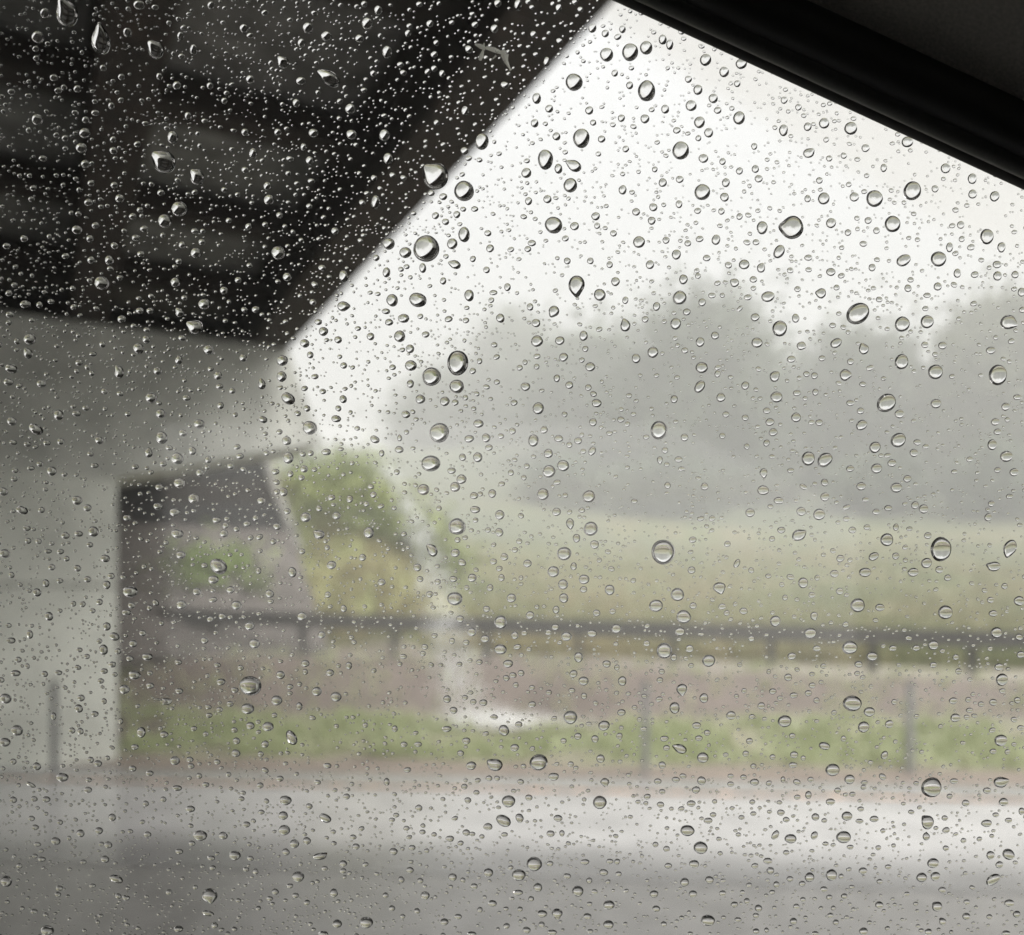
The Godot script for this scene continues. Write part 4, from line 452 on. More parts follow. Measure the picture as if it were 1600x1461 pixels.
const SMALL_DROPS_D := [
	-104.86, -47.01, 0.77, 0.63, 0, -1, -70.52, -50.64, 0.78, 0.63, 0, -1, -23.56, -28.47, 0.77, 0.62, 0, -1, 33.72, -29.25, 0.77, 0.62, 0, -1, -22.05, -51.63, 0.78, 0.63, 0, -1,
	65.12, -15.47, 0.76, 0.62, 0, -1, 110.82, -24.82, 0.77, 0.62, 0, -1, 105.06, -30.04, 0.77, 0.62, 0, -1, 86.87, 67.03, 0.78, 0.55, 0, -1, -102.77, 36.27, 0.79, 0.56, 0, -1,
	-80.07, 31.51, 0.79, 0.56, 0, -1, 106.08, 25.25, 0.80, 0.56, 0, -1, -66.35, -53.97, 0.82, 0.58, 0, -1, 21.57, -54.72, 0.83, 0.58, 0, -1, 109.14, -45.43, 0.82, 0.58, 0, -1,
	76.37, -45.62, 0.87, 0.53, 0, -1, -59.12, 105.99, 0.63, 0.63, 0, -1, 16.73, 101.69, 0.63, 0.63, 0, -1, 17.71, 81.11, 0.64, 0.64, 0, -1, -8.15, 74.41, 0.64, 0.64, 0, -1,
	65.56, 94.59, 0.64, 0.64, 0, -1, 68.55, 95.15, 0.64, 0.64, 0, -1, 93.66, 78.45, 0.64, 0.64, 0, -1, -36.71, 43.72, 0.65, 0.65, 0, -1, -54.75, 20.68, 0.66, 0.66, 0, -1,
	-41.18, 22.68, 0.66, 0.66, 0, -1, -58.90, 18.34, 0.66, 0.66, 0, -1, -107.48, 8.51, 0.66, 0.66, 0, -1, 12.15, 36.09, 0.65, 0.65, 0, -1, 15.42, 56.06, 0.65, 0.65, 0, -1,
	-0.22, 30.26, 0.66, 0.66, 0, -1, 21.68, 0.64, 0.66, 0.66, 0, -1, 44.59, 38.02, 0.65, 0.65, 0, -1, -12.96, -5.77, 0.67, 0.67, 0, -1, -20.32, -59.12, 0.68, 0.68, 0, -1,
	17.08, -59.07, 0.68, 0.68, 0, -1, -21.06, -66.00, 0.68, 0.68, 0, -1, -1.21, -69.43, 0.68, 0.68, 0, -1, 66.17, -18.76, 0.67, 0.67, 0, -1, 52.01, -63.73, 0.68, 0.68, 0, -1,
	71.89, -68.62, 0.68, 0.68, 0, -1, -69.48, 73.96, 0.69, 0.60, 0, -1, 59.72, 68.29, 0.69, 0.60, 0, -1, 76.86, 66.18, 0.69, 0.60, 0, -1, -39.95, 47.24, 0.70, 0.60, 0, -1,
	-42.75, 34.34, 0.70, 0.61, 0, -1, -44.81, 29.20, 0.70, 0.61, 0, -1, -101.35, 15.71, 0.71, 0.61, 0, -1, -44.98, 13.55, 0.71, 0.61, 0, -1, -25.15, 52.25, 0.70, 0.60, 0, -1,
	-27.68, 34.34, 0.61, 0.70, 0, -1, -15.96, 7.04, 0.71, 0.61, 0, -1, -2.73, 9.87, 0.71, 0.61, 0, -1, -9.68, 61.89, 0.69, 0.60, 0, -1, -89.19, -14.51, 0.72, 0.62, 0, -1,
	-63.60, -20.79, 0.72, 0.62, 0, -1, -64.44, -32.38, 0.72, 0.63, 0, -1, -104.82, -40.63, 0.72, 0.63, 0, -1, -105.60, -45.03, 0.73, 0.63, 0, -1, -80.39, -41.67, 0.72, 0.63, 0, -1,
	-47.94, -62.48, 0.73, 0.63, 0, -1, -9.92, -6.10, 0.71, 0.62, 0, -1, -8.40, -19.10, 0.72, 0.62, 0, -1, 32.07, -14.32, 0.72, 0.62, 0, -1, -5.04, -36.01, 0.72, 0.63, 0, -1,
	-10.45, -37.88, 0.72, 0.63, 0, -1, 8.36, -55.22, 0.73, 0.63, 0, -1, 51.72, -5.24, 0.71, 0.62, 0, -1, 109.29, -22.97, 0.72, 0.62, 0, -1, 61.12, -26.57, 0.72, 0.62, 0, -1,
	60.26, -45.28, 0.73, 0.63, 0, -1, 73.56, -62.63, 0.73, 0.63, 0, -1, 63.01, -64.99, 0.73, 0.63, 0, -1, 100.75, -63.99, 0.73, 0.63, 0, -1, 54.21, -70.64, 0.73, 0.64, 0, -1,
	-72.75, 124.28, 0.72, 0.54, 0, -1, -90.41, 14.96, 0.75, 0.57, 0, -1, -54.41, 9.40, 0.57, 0.76, 0, -1, 59.28, 30.73, 0.75, 0.56, 0, -1, -67.09, -37.44, 0.77, 0.58, 0, -1,
	-7.08, -10.37, 0.76, 0.57, 0, -1, 1.89, -36.80, 0.77, 0.58, 0, -1, 106.47, -16.68, 0.76, 0.57, 0, -1, 99.49, -20.94, 0.77, 0.57, 0, -1, -88.13, 54.97, 0.79, 0.51, 0, -1,
	-102.30, 31.19, 0.80, 0.51, 0, -1, -58.85, 82.18, 0.64, 0.59, 0, -1, 38.45, 98.60, 0.59, 0.64, 0, -1, 67.86, 68.60, 0.64, 0.60, 0, -1, -55.98, 16.51, 0.66, 0.61, 0, -1,
	-95.52, 12.00, 0.66, 0.61, 0, -1, -78.05, 1.44, 0.66, 0.62, 0, -1, -6.84, 53.52, 0.60, 0.65, 0, -1, -11.66, 15.99, 0.66, 0.61, 0, -1, 0.63, 13.88, 0.66, 0.61, 0, -1,
	1.63, 52.16, 0.65, 0.60, 0, -1, 11.13, 42.48, 0.60, 0.65, 0, -1, 3.15, 31.65, 0.65, 0.61, 0, -1, 49.81, 35.77, 0.61, 0.65, 0, -1, 51.34, 9.50, 0.66, 0.61, 0, -1,
	46.28, 0.30, 0.66, 0.62, 0, -1, 55.66, 16.23, 0.66, 0.61, 0, -1, -88.69, -18.95, 0.62, 0.67, 0, -1, -54.88, -30.62, 0.67, 0.62, 0, -1, -68.48, -35.47, 0.67, 0.63, 0, -1,
	-76.50, -40.73, 0.68, 0.63, 0, -1, -56.67, -57.02, 0.63, 0.68, 0, -1, 0.82, -15.38, 0.62, 0.67, 0, -1, 11.24, -27.69, 0.67, 0.62, 0, -1, 32.43, -12.44, 0.67, 0.62, 0, -1,
	12.85, -32.87, 0.67, 0.63, 0, -1, -7.11, -65.75, 0.63, 0.68, 0, -1, 33.71, -69.02, 0.68, 0.63, 0, -1, 99.15, -18.61, 0.67, 0.62, 0, -1, 101.96, -19.58, 0.67, 0.62, 0, -1,
	72.31, -27.21, 0.62, 0.67, 0, -1, 56.92, -31.26, 0.67, 0.62, 0, -1, 65.37, -36.30, 0.67, 0.63, 0, -1, 56.24, -37.14, 0.67, 0.63, 0, 45, 95.10, -44.93, 0.68, 0.63, 0, -1,
	95.62, -51.73, 0.68, 0.63, 0, -1, 70.26, -62.88, 0.68, 0.63, 0, -1, -81.90, 70.61, 0.69, 0.55, 0, -1, 83.30, 70.17, 0.69, 0.55, 0, -1, 47.71, 64.29, 0.83, 0.46, 45, -1,
	-49.28, 38.81, 0.70, 0.56, 0, -1, -89.50, 34.20, 0.70, 0.56, 0, -1, -99.42, 13.55, 0.85, 0.47, 0, -1, -23.82, 37.52, 0.56, 0.70, 0, 90, -3.73, 56.88, 0.69, 0.55, 0, -1,
	14.90, 22.31, 0.70, 0.56, 0, -1, 75.39, 24.60, 0.70, 0.56, 0, -1, -55.09, -43.60, 0.72, 0.58, 0, -1, 13.00, -16.58, 0.72, 0.57, 0, -1, 11.00, -48.35, 0.58, 0.73, 0, -1,
	32.90, -39.01, 0.72, 0.58, 0, -1, 50.67, -35.76, 0.72, 0.58, 0, -1, 62.59, -40.24, 0.72, 0.58, 0, -1, 76.57, -42.90, 0.72, 0.58, 0, -1, 44.18, -44.19, 0.72, 0.58, 0, -1,
	60.45, -52.73, 0.73, 0.58, 0, -1, 83.07, -55.97, 0.73, 0.58, 0, -1, 50.15, -68.02, 0.73, 0.59, 0, -1, 67.33, -71.15, 0.88, 0.49, 0, -1, -99.32, 107.03, 0.72, 0.50, 0, -1,
	-104.55, -50.88, 0.78, 0.53, 0, -1, -1.68, -48.65, 0.77, 0.53, 0, -1, 74.52, -51.48, 0.78, 0.53, 0, -1, 29.54, 92.40, 0.59, 0.59, 0, -1, 38.84, 70.97, 0.60, 0.60, 0, -1,
	-52.13, 34.38, 0.61, 0.61, 0, -1, -94.46, 2.30, 0.62, 0.62, 0, -1, -9.84, 45.96, 0.60, 0.60, 0, -1, 5.20, 52.39, 0.60, 0.60, 0, -1, 58.76, 3.63, 0.62, 0.62, 0, -1,
	-44.82, -12.49, 0.62, 0.62, 0, -1, 22.74, -11.52, 0.62, 0.62, 0, -1, 4.25, -63.23, 0.63, 0.63, 0, -1, 31.61, -50.88, 0.63, 0.63, 0, -1, 108.19, -30.13, 0.62, 0.62, 0, -1,
	-51.32, 81.38, 0.64, 0.55, 0, -1, -56.10, 64.07, 0.65, 0.55, 0, -1, -51.96, 2.82, 0.66, 0.57, 0, -1, -90.40, 0.78, 0.66, 0.57, 0, -1, -3.19, 49.20, 0.65, 0.56, 0, -1,
	65.55, 7.89, 0.57, 0.66, 0, -1, -91.98, -9.12, 0.67, 0.57, 0, -1, -85.22, -23.31, 0.57, 0.67, 0, -1, -62.07, -35.18, 0.67, 0.58, 0, -1, -99.40, -45.87, 0.68, 0.58, 0, -1,
	7.99, -17.02, 0.67, 0.57, 0, -1, 4.31, -15.95, 0.67, 0.57, 0, -1, -10.21, -18.13, 0.67, 0.57, 0, -1, -7.80, -39.21, 0.68, 0.58, 0, -1, -23.21, -47.26, 0.68, 0.58, 0, -1,
	23.54, -57.57, 0.68, 0.58, 0, -1, 52.78, -33.31, 0.67, 0.58, 0, -1, 74.63, -39.60, 0.68, 0.58, 0, -1, 95.96, -40.04, 0.68, 0.58, 0, -1, 52.42, -60.12, 0.68, 0.58, 0, -1,
	105.92, -67.36, 0.68, 0.59, 0, -1, -76.66, 59.95, 0.69, 0.51, 0, -1, -92.68, -36.40, 0.72, 0.53, 0, -1, 106.28, -44.19, 0.72, 0.53, 0, -1, 69.77, 89.41, 0.59, 0.55, 0, -1,
	-39.59, 14.35, 0.61, 0.57, 0, -1, -7.79, 20.21, 0.61, 0.56, 0, -1, -9.73, 5.76, 0.61, 0.57, 0, -1, 14.69, 53.75, 0.60, 0.56, 0, -1, 11.36, 25.48, 0.61, 0.56, 0, -1,
	-66.77, -26.18, 0.62, 0.58, 0, -1, -3.26, -36.01, 0.63, 0.58, 0, -1, 1.77, -65.60, 0.63, 0.59, 0, -1, 52.72, -41.33, 0.63, 0.58, 0, -1, 80.73, -51.63, 0.63, 0.58, 0, -1,
	99.43, -49.99, 0.63, 0.58, 0, -1, 55.05, 8.27, 0.66, 0.52, 0, -1, -78.44, -12.77, 0.67, 0.52, 0, -1, -25.46, -44.29, 0.68, 0.53, 0, -1, 74.82, -12.82, 0.67, 0.52, 0, -1,
	59.35, -36.30, 0.53, 0.67, 0, -1, 53.02, -43.94, 0.68, 0.53, 0, -1, 50.43, -44.78, 0.68, 0.53, 0, -1, 57.56, -61.72, 0.68, 0.54, 0, -1, 85.00, 18.38, 0.71, 0.47, 0, -1,
	-92.80, -60.22, 0.73, 0.49, 0, -1, 69.07, -50.73, 0.73, 0.48, 0, -1, 2.75, 53.29, 0.56, 0.56, 0, -1, 63.65, -31.50, 0.58, 0.58, 0, -1, 76.99, -38.03, 0.58, 0.58, 0, -1,
	81.62, -47.80, 0.58, 0.58, 0, -1, 72.74, -58.12, 0.58, 0.58, 0, -1, -104.98, -11.24, 0.52, 0.62, 0, -1, -60.63, -63.63, 0.63, 0.54, 0, -1, -24.29, -67.26, 0.63, 0.54, 0, -1,
	88.05, -22.29, 0.62, 0.53, 0, -1, 46.67, -30.77, 0.62, 0.53, 0, -1, 68.63, -45.48, 0.63, 0.53, 0, -1, 102.95, -49.64, 0.63, 0.53, 0, -1, 64.43, -63.38, 0.63, 0.54, 0, -1,
]
const SMALL_DROPS_E := [
	65.05, -12.97, 0.67, 0.48, 0, -1, 18.74, 11.67, 0.57, 0.52, 0, -1, -56.24, -65.39, 0.59, 0.54, 0, -1, 44.47, -41.23, 0.58, 0.53, 0, -1, 56.55, -70.39, 0.54, 0.59, 0, -1,
	45.55, -49.64, 0.63, 0.48, 0, -1, 75.15, -60.52, 0.68, 0.44, 0, -1, 71.21, -65.34, 0.54, 0.54, 0, -1, -53.98, 13.64, 0.57, 0.47, 0, -1, -97.42, 0.78, 0.57, 0.47, 0, -1,
	-1.35, -65.50, 0.59, 0.49, 0, -1, 55.64, -12.44, 0.48, 0.57, 0, -1, 89.46, -64.39, 0.58, 0.49, 0, -1, -91.22, -67.11, 0.63, 0.44, 0, -1, -44.13, -59.62, 0.54, 0.49, 0, -1,
	-46.63, -55.37, 0.53, 0.44, 0, -1,
]

var rng := RandomNumberGenerator.new()
var taken := {}
var mats := {}
var lumps := FastNoiseLite.new()
var bridge_frame := Transform3D(Basis(Vector3(-0.8912, 0, 0.4536), Vector3(0, 1, 0), Vector3(-0.4536, 0, -0.8912)).orthonormalized(), Vector3(0.525, 0, -4.76))
var road_yaw := deg_to_rad(6.5)


# ---------------------------------------------------------------- helpers
func numbered(called: String) -> String:
	var n: int = taken.get(called, 0)
	taken[called] = n + 1
	return called if n == 0 else "%s_%03d" % [called, n]


func tag(o: Node3D, label: String, category := "", group := "", kind := "") -> Node3D:
	if label: o.set_meta("label", label)
	if category: o.set_meta("category", category)
	if group: o.set_meta("group", group)
	if kind: o.set_meta("kind", kind)
	return o


func thing(called: String, label: String, category: String, at := Transform3D(), group := "") -> Node3D:
	var o := Node3D.new()
	o.name = numbered(called)
	add_child(o)
	o.transform = at
	tag(o, label, category, group)
	return o


func put(called: String, m: Mesh, mat: Material, parent: Node3D = null, at := Transform3D()) -> MeshInstance3D:
	var o := MeshInstance3D.new()
	o.mesh = m
	if mat: o.material_override = mat
	o.transform = at
	if parent == null:
		o.name = numbered(called)
		add_child(o)
	else:
		o.name = called
		parent.add_child(o, true)
	return o


func lin(r: float, g: float, b: float, a := 1.0) -> Color:
	var c := Color(r, g, b).linear_to_srgb()
	c.a = a
	return c


func noise_tex(freq: float, lo: float, hi: float, octaves := 4, normal := false, sd := 1) -> NoiseTexture2D:
	var n := FastNoiseLite.new()
	n.seed = sd
	n.noise_type = FastNoiseLite.TYPE_SIMPLEX_SMOOTH
	n.frequency = freq
	n.fractal_octaves = octaves
	var t := NoiseTexture2D.new()
	t.width = 512
	t.height = 512
	t.seamless = true
	t.noise = n
	if normal:
		t.as_normal_map = true
		t.bump_strength = 6.0
	else:
		var g := Gradient.new()
		g.set_color(0, Color(lo, lo, lo))
		g.set_color(1, Color(hi, hi, hi))
		t.color_ramp = g
	return t


func matte(key: String, color: Color, rough: float, tex: Texture2D = null, scale := 1.0, nor: Texture2D = null, nor_scale := 0.5) -> StandardMaterial3D:
	var m := StandardMaterial3D.new()
	m.resource_name = key
	m.albedo_color = color
	m.roughness = rough
	if tex:
		m.albedo_texture = tex
	if nor:
		m.normal_enabled = true
		m.normal_texture = nor
		m.normal_scale = nor_scale
	if tex or nor:
		m.uv1_triplanar = true
		m.uv1_world_triplanar = true
		m.uv1_scale = Vector3.ONE * scale
	mats[key] = m
	return m


func tri(st: SurfaceTool, a: Vector3, b: Vector3, c: Vector3, out: Vector3) -> void:
	var flip := (b - a).cross(c - a).dot(out) > 0.0
	for p in ([a, c, b] if flip else [a, b, c]):
		st.set_normal(out)
		st.add_vertex(p)


func quad(st: SurfaceTool, a: Vector3, b: Vector3, c: Vector3, d: Vector3, hint: Vector3) -> void:
	var n := (b - a).cross(c - a)
	if n.length() < 1e-12: n = (c - a).cross(d - a)
	n = n.normalized()
	if n.dot(hint) < 0.0: n = -n
	tri(st, a, b, c, n)
	tri(st, a, c, d, n)


func begin() -> SurfaceTool:
	var st := SurfaceTool.new()
	st.begin(Mesh.PRIMITIVE_TRIANGLES)
	return st


# a convex prism: outline (in order) pushed along "along"
func prism(st: SurfaceTool, outline: Array, along: Vector3) -> void:
	var mid := Vector3.ZERO
	for p in outline: mid += p
	mid /= outline.size()
	var n := along.normalized()
	for i in range(1, outline.size() - 1):
		tri(st, outline[0], outline[i], outline[i + 1], -n)
		tri(st, outline[0] + along, outline[i] + along, outline[i + 1] + along, n)
	for i in outline.size():
		var a: Vector3 = outline[i]
		var b: Vector3 = outline[(i + 1) % outline.size()]
		quad(st, a, b, b + along, a + along, (a + b) / 2.0 - mid)


# a box with chamfered long edges, between two corners
func block(lo: Vector3, hi: Vector3, cut := 0.0) -> ArrayMesh:
	var st := begin()
	var s := hi - lo
	if cut <= 0.0:
		prism(st, [lo, lo + Vector3(s.x, 0, 0), lo + Vector3(s.x, s.y, 0), lo + Vector3(0, s.y, 0)], Vector3(0, 0, s.z))
	else:
		var o := []
		for c in [[0, 0, 1, 0], [1, 0, -1, 0], [1, 0, 0, 1], [1, 1, 0, -1], [1, 1, -1, 0], [0, 1, 1, 0], [0, 1, 0, -1], [0, 0, 0, 1]]:
			o.append(Vector3(lo.x + c[0] * s.x + c[2] * cut, lo.y + c[1] * s.y + c[3] * cut, lo.z))
		prism(st, o, Vector3(0, 0, s.z))
	return st.commit()


func road_point(u: float, v: float, y := 0.0) -> Vector3:
	return Vector3(u * cos(road_yaw) + v * sin(road_yaw), y, u * sin(road_yaw) - v * cos(road_yaw))


func road_uv(x: float, d: float) -> Vector2:
	return Vector2(x * cos(road_yaw) - d * sin(road_yaw), x * sin(road_yaw) + d * cos(road_yaw))


func crest(u: float) -> float:
	return clampf(0.85 - 0.025 * u, 0.4, 1.4)


func ground_height(x: float, d: float) -> float:
	var r := road_uv(x, d)
	var v := r.y
	var h := -0.03
	if v > 9.0: h = lerpf(-0.03, 0.03, minf(1.0, (v - 9.0)))
	if v > 10.0: h = lerpf(0.03, 0.36, smoothstep(10.0, 12.0, v))
	if v > 11.9: h = lerpf(0.35, crest(r.x), smoothstep(11.7, 13.7, v))
	if v > 14.4:
		var t := v - 14.4
		var k := minf(t, 95.0)
		h += 0.05 * k + 0.00175 * k * k + maxf(0.0, t - 95.0) * 0.02
		h += lumps.get_noise_2d(x * 0.6, d * 0.6) * minf(0.8, t * 0.03)
	elif v > 9.6:
		h += lumps.get_noise_2d(x * 9.0, d * 9.0) * 0.06 * minf(1.0, v - 9.6)
	# hollow with a puddle below the falling water
	var p := Vector2((x + 0.05) / 1.0, (d - 11.75) / 0.8).length()
	if p < 1.6: h = lerpf(0.2, h, smoothstep(0.9, 1.6, p))
	# the fill behind and in front of the bridge's far abutment
	var l: Vector3 = bridge_frame.affine_inverse() * Vector3(x, 0, -d)
	var q := l.x
	var s := l.z
	var side := maxf(0.0, -1.3 - q) * 0.62
	var front := 1.7 * smoothstep(-3.2, -1.3, q)
	var fill := 4.4 - side - maxf(0.0, q - 13.0) * 0.6
	if s < 14.45: fill = minf(fill, 4.6 - side - front - (14.45 - s) * 0.62)
	fill -= maxf(0.0, -5.0 - q) * 0.3
	return maxf(h, minf(fill, 4.4))


# one smooth-shaded sheet over a list of u and v lines of the road's own axes
func sheet(us: PackedFloat32Array, vs: PackedFloat32Array, height: Callable, color: Callable, mat: Material, called: String, label: String) -> MeshInstance3D:
	var st := begin()
	st.set_smooth_group(0)
	for j in vs.size():
		for i in us.size():
			var p := road_point(us[i], vs[j])
			p.y = height.call(p.x, -p.z)
			var c: Color = color.call(us[i], vs[j], p)
			st.set_color(c)
			st.add_vertex(p)
	var w := us.size()
	for j in vs.size() - 1:
		for i in w - 1:
			var k := j * w + i
			for n in [k, k + w, k + 1, k + 1, k + w, k + w + 1]: st.add_index(n)
	st.generate_normals()
	var m := st.commit()
	var o := put(called, m, mat)
	tag(o, label, called.replace("_", " "), "", "structure")
	return o


func steps(a: float, b: float, each: float) -> PackedFloat32Array:
	var out := PackedFloat32Array()
	var n := int(ceil((b - a) / each))
	for i in n: out.append(a + (b - a) * i / n)
	return out


func scatter(called: String, m: Mesh, mat: Material, places: Array, colors: Array, parent: Node3D = null) -> MultiMeshInstance3D:
	var mm := MultiMesh.new()
	mm.transform_format = MultiMesh.TRANSFORM_3D
	mm.use_colors = colors.size() > 0
	mm.mesh = m
	mm.instance_count = places.size()
	for i in places.size():
		mm.set_instance_transform(i, places[i])
		if colors.size(): mm.set_instance_color(i, colors[i])
	var o := MultiMeshInstance3D.new()
	o.multimesh = mm
	o.material_override = mat
	if parent == null:
		o.name = numbered(called)
		add_child(o)
	else:
		o.name = called
		parent.add_child(o, true)
	return o


# ---------------------------------------------------------------- raindrops
func glass_frame() -> Transform3D:
	# x along the glass, y up the glass, z towards the eye; the origin is level with the eye on the outer face
	var t := deg_to_rad(GLASS_LEAN)
	return Transform3D(Basis(Vector3(1, 0, 0), Vector3(0, cos(t), sin(t)), Vector3(0, -sin(t), cos(t))), Vector3(0, EYE, -GLASS_DEPTH))


# adds one drop (metres, glass axes) to the arrays; its dome stands out along -z
func add_drop(verts: PackedVector3Array, norms: PackedVector3Array, idx: PackedInt32Array, c: Vector2, rx: float, ry: float, turn: float, tip: float, angle: float, rings: int, segs: int, uneven: float) -> void:
	var ph := [rng.randf() * TAU, rng.randf() * TAU, rng.randf() * TAU]
	var amp := [rng.randf_range(0.2, 1.0) * uneven, rng.randf_range(0.1, 0.8) * uneven, rng.randf_range(0.0, 0.5) * uneven]
	var reach := PackedFloat32Array()
	for i in segs:
		var a := TAU * i / segs
		var k: float = 1.0 + amp[0] * 0.6 * cos(2 * a + ph[0]) + amp[1] * 0.55 * cos(3 * a + ph[1]) + amp[2] * 0.4 * cos(5 * a + ph[2])
		if tip >= 0.0:
			var off := absf(wrapf(a - deg_to_rad(tip - turn), -PI, PI))
			k *= 0.96 + 0.22 * exp(-pow(off / 0.36, 2.0)) - 0.05 * exp(-pow((off - 0.9) / 0.5, 2.0))
		reach.append(k)
	var rr := sqrt(rx * ry)
	var big := 1.0 / sin(angle)
	var base := cos(angle) * big
	var ct := cos(deg_to_rad(turn))
	var sn := sin(deg_to_rad(turn))
	var sag := Vector2(rng.randf_range(-0.05, 0.05), -rng.randf_range(0.02, 0.14)) * ry
	var at := func(i: int, rho: float) -> Vector3:
		var a := TAU * i / segs
		var k := lerpf(1.0, reach[i % segs], rho * rho)
		var e := Vector2(cos(a) * rx, sin(a) * ry) * k * rho
		e = Vector2(e.x * ct - e.y * sn, e.x * sn + e.y * ct) + sag * (1.0 - rho * rho) + c
		return Vector3(e.x, e.y, -(sqrt(maxf(0.0, big * big - rho * rho)) - base) * rr)
	var first := verts.size()
	var top: Vector3 = at.call(0, 0.0)
	verts.append(top)
	norms.append(Vector3(0, 0, -1))
	for r in range(1, rings + 1):
		var rho := sin(PI / 2.0 * r / rings)
		for i in segs:
			var p: Vector3 = at.call(i, rho)
			var da: Vector3 = at.call((i + 1) % segs, rho) - at.call((i + segs - 1) % segs, rho)
			var dr: Vector3 = at.call(i, rho) - at.call(i, rho - 0.02)
			var n := dr.cross(da).normalized()
			if n.z > 0.0: n = -n
			verts.append(p)
			norms.append(n)
	for i in segs:
		var j := (i + 1) % segs
		idx.append_array([first, first + 1 + j, first + 1 + i])
	for r in rings - 1:
		for i in segs:
			var j := (i + 1) % segs
			var p := first + 1 + r * segs + i
			var q := first + 1 + r * segs + j
			idx.append_array([p, q, p + segs, q, q + segs, p + segs])
	# the flat side that lies on the glass
	var under := verts.size()
	verts.append(Vector3(c.x, c.y, 0))
	norms.append(Vector3(0, 0, 1))
	for i in segs:
		var p: Vector3 = verts[first + 1 + (rings - 1) * segs + i]
		verts.append(Vector3(p.x, p.y, 0))
		norms.append(Vector3(0, 0, 1))
	for i in segs:
		idx.append_array([under, under + 1 + i, under + 1 + (i + 1) % segs])


func drop_mesh(verts: PackedVector3Array, norms: PackedVector3Array, idx: PackedInt32Array) -> ArrayMesh:
	# make every face clockwise seen from the side its normals point to
	for t in range(0, idx.size(), 3):
		var a := verts[idx[t]]
		var n := (verts[idx[t + 1]] - a).cross(verts[idx[t + 2]] - a)
		if n.dot(norms[idx[t]] + norms[idx[t + 1]] + norms[idx[t + 2]]) > 0.0:
			var k := idx[t + 1]
			idx[t + 1] = idx[t + 2]
			idx[t + 2] = k
	var arrays := []
	arrays.resize(Mesh.ARRAY_MAX)
	arrays[Mesh.ARRAY_VERTEX] = verts
	arrays[Mesh.ARRAY_NORMAL] = norms
	arrays[Mesh.ARRAY_INDEX] = idx
	var m := ArrayMesh.new()
	m.add_surface_from_arrays(Mesh.PRIMITIVE_TRIANGLES, arrays)
	return m


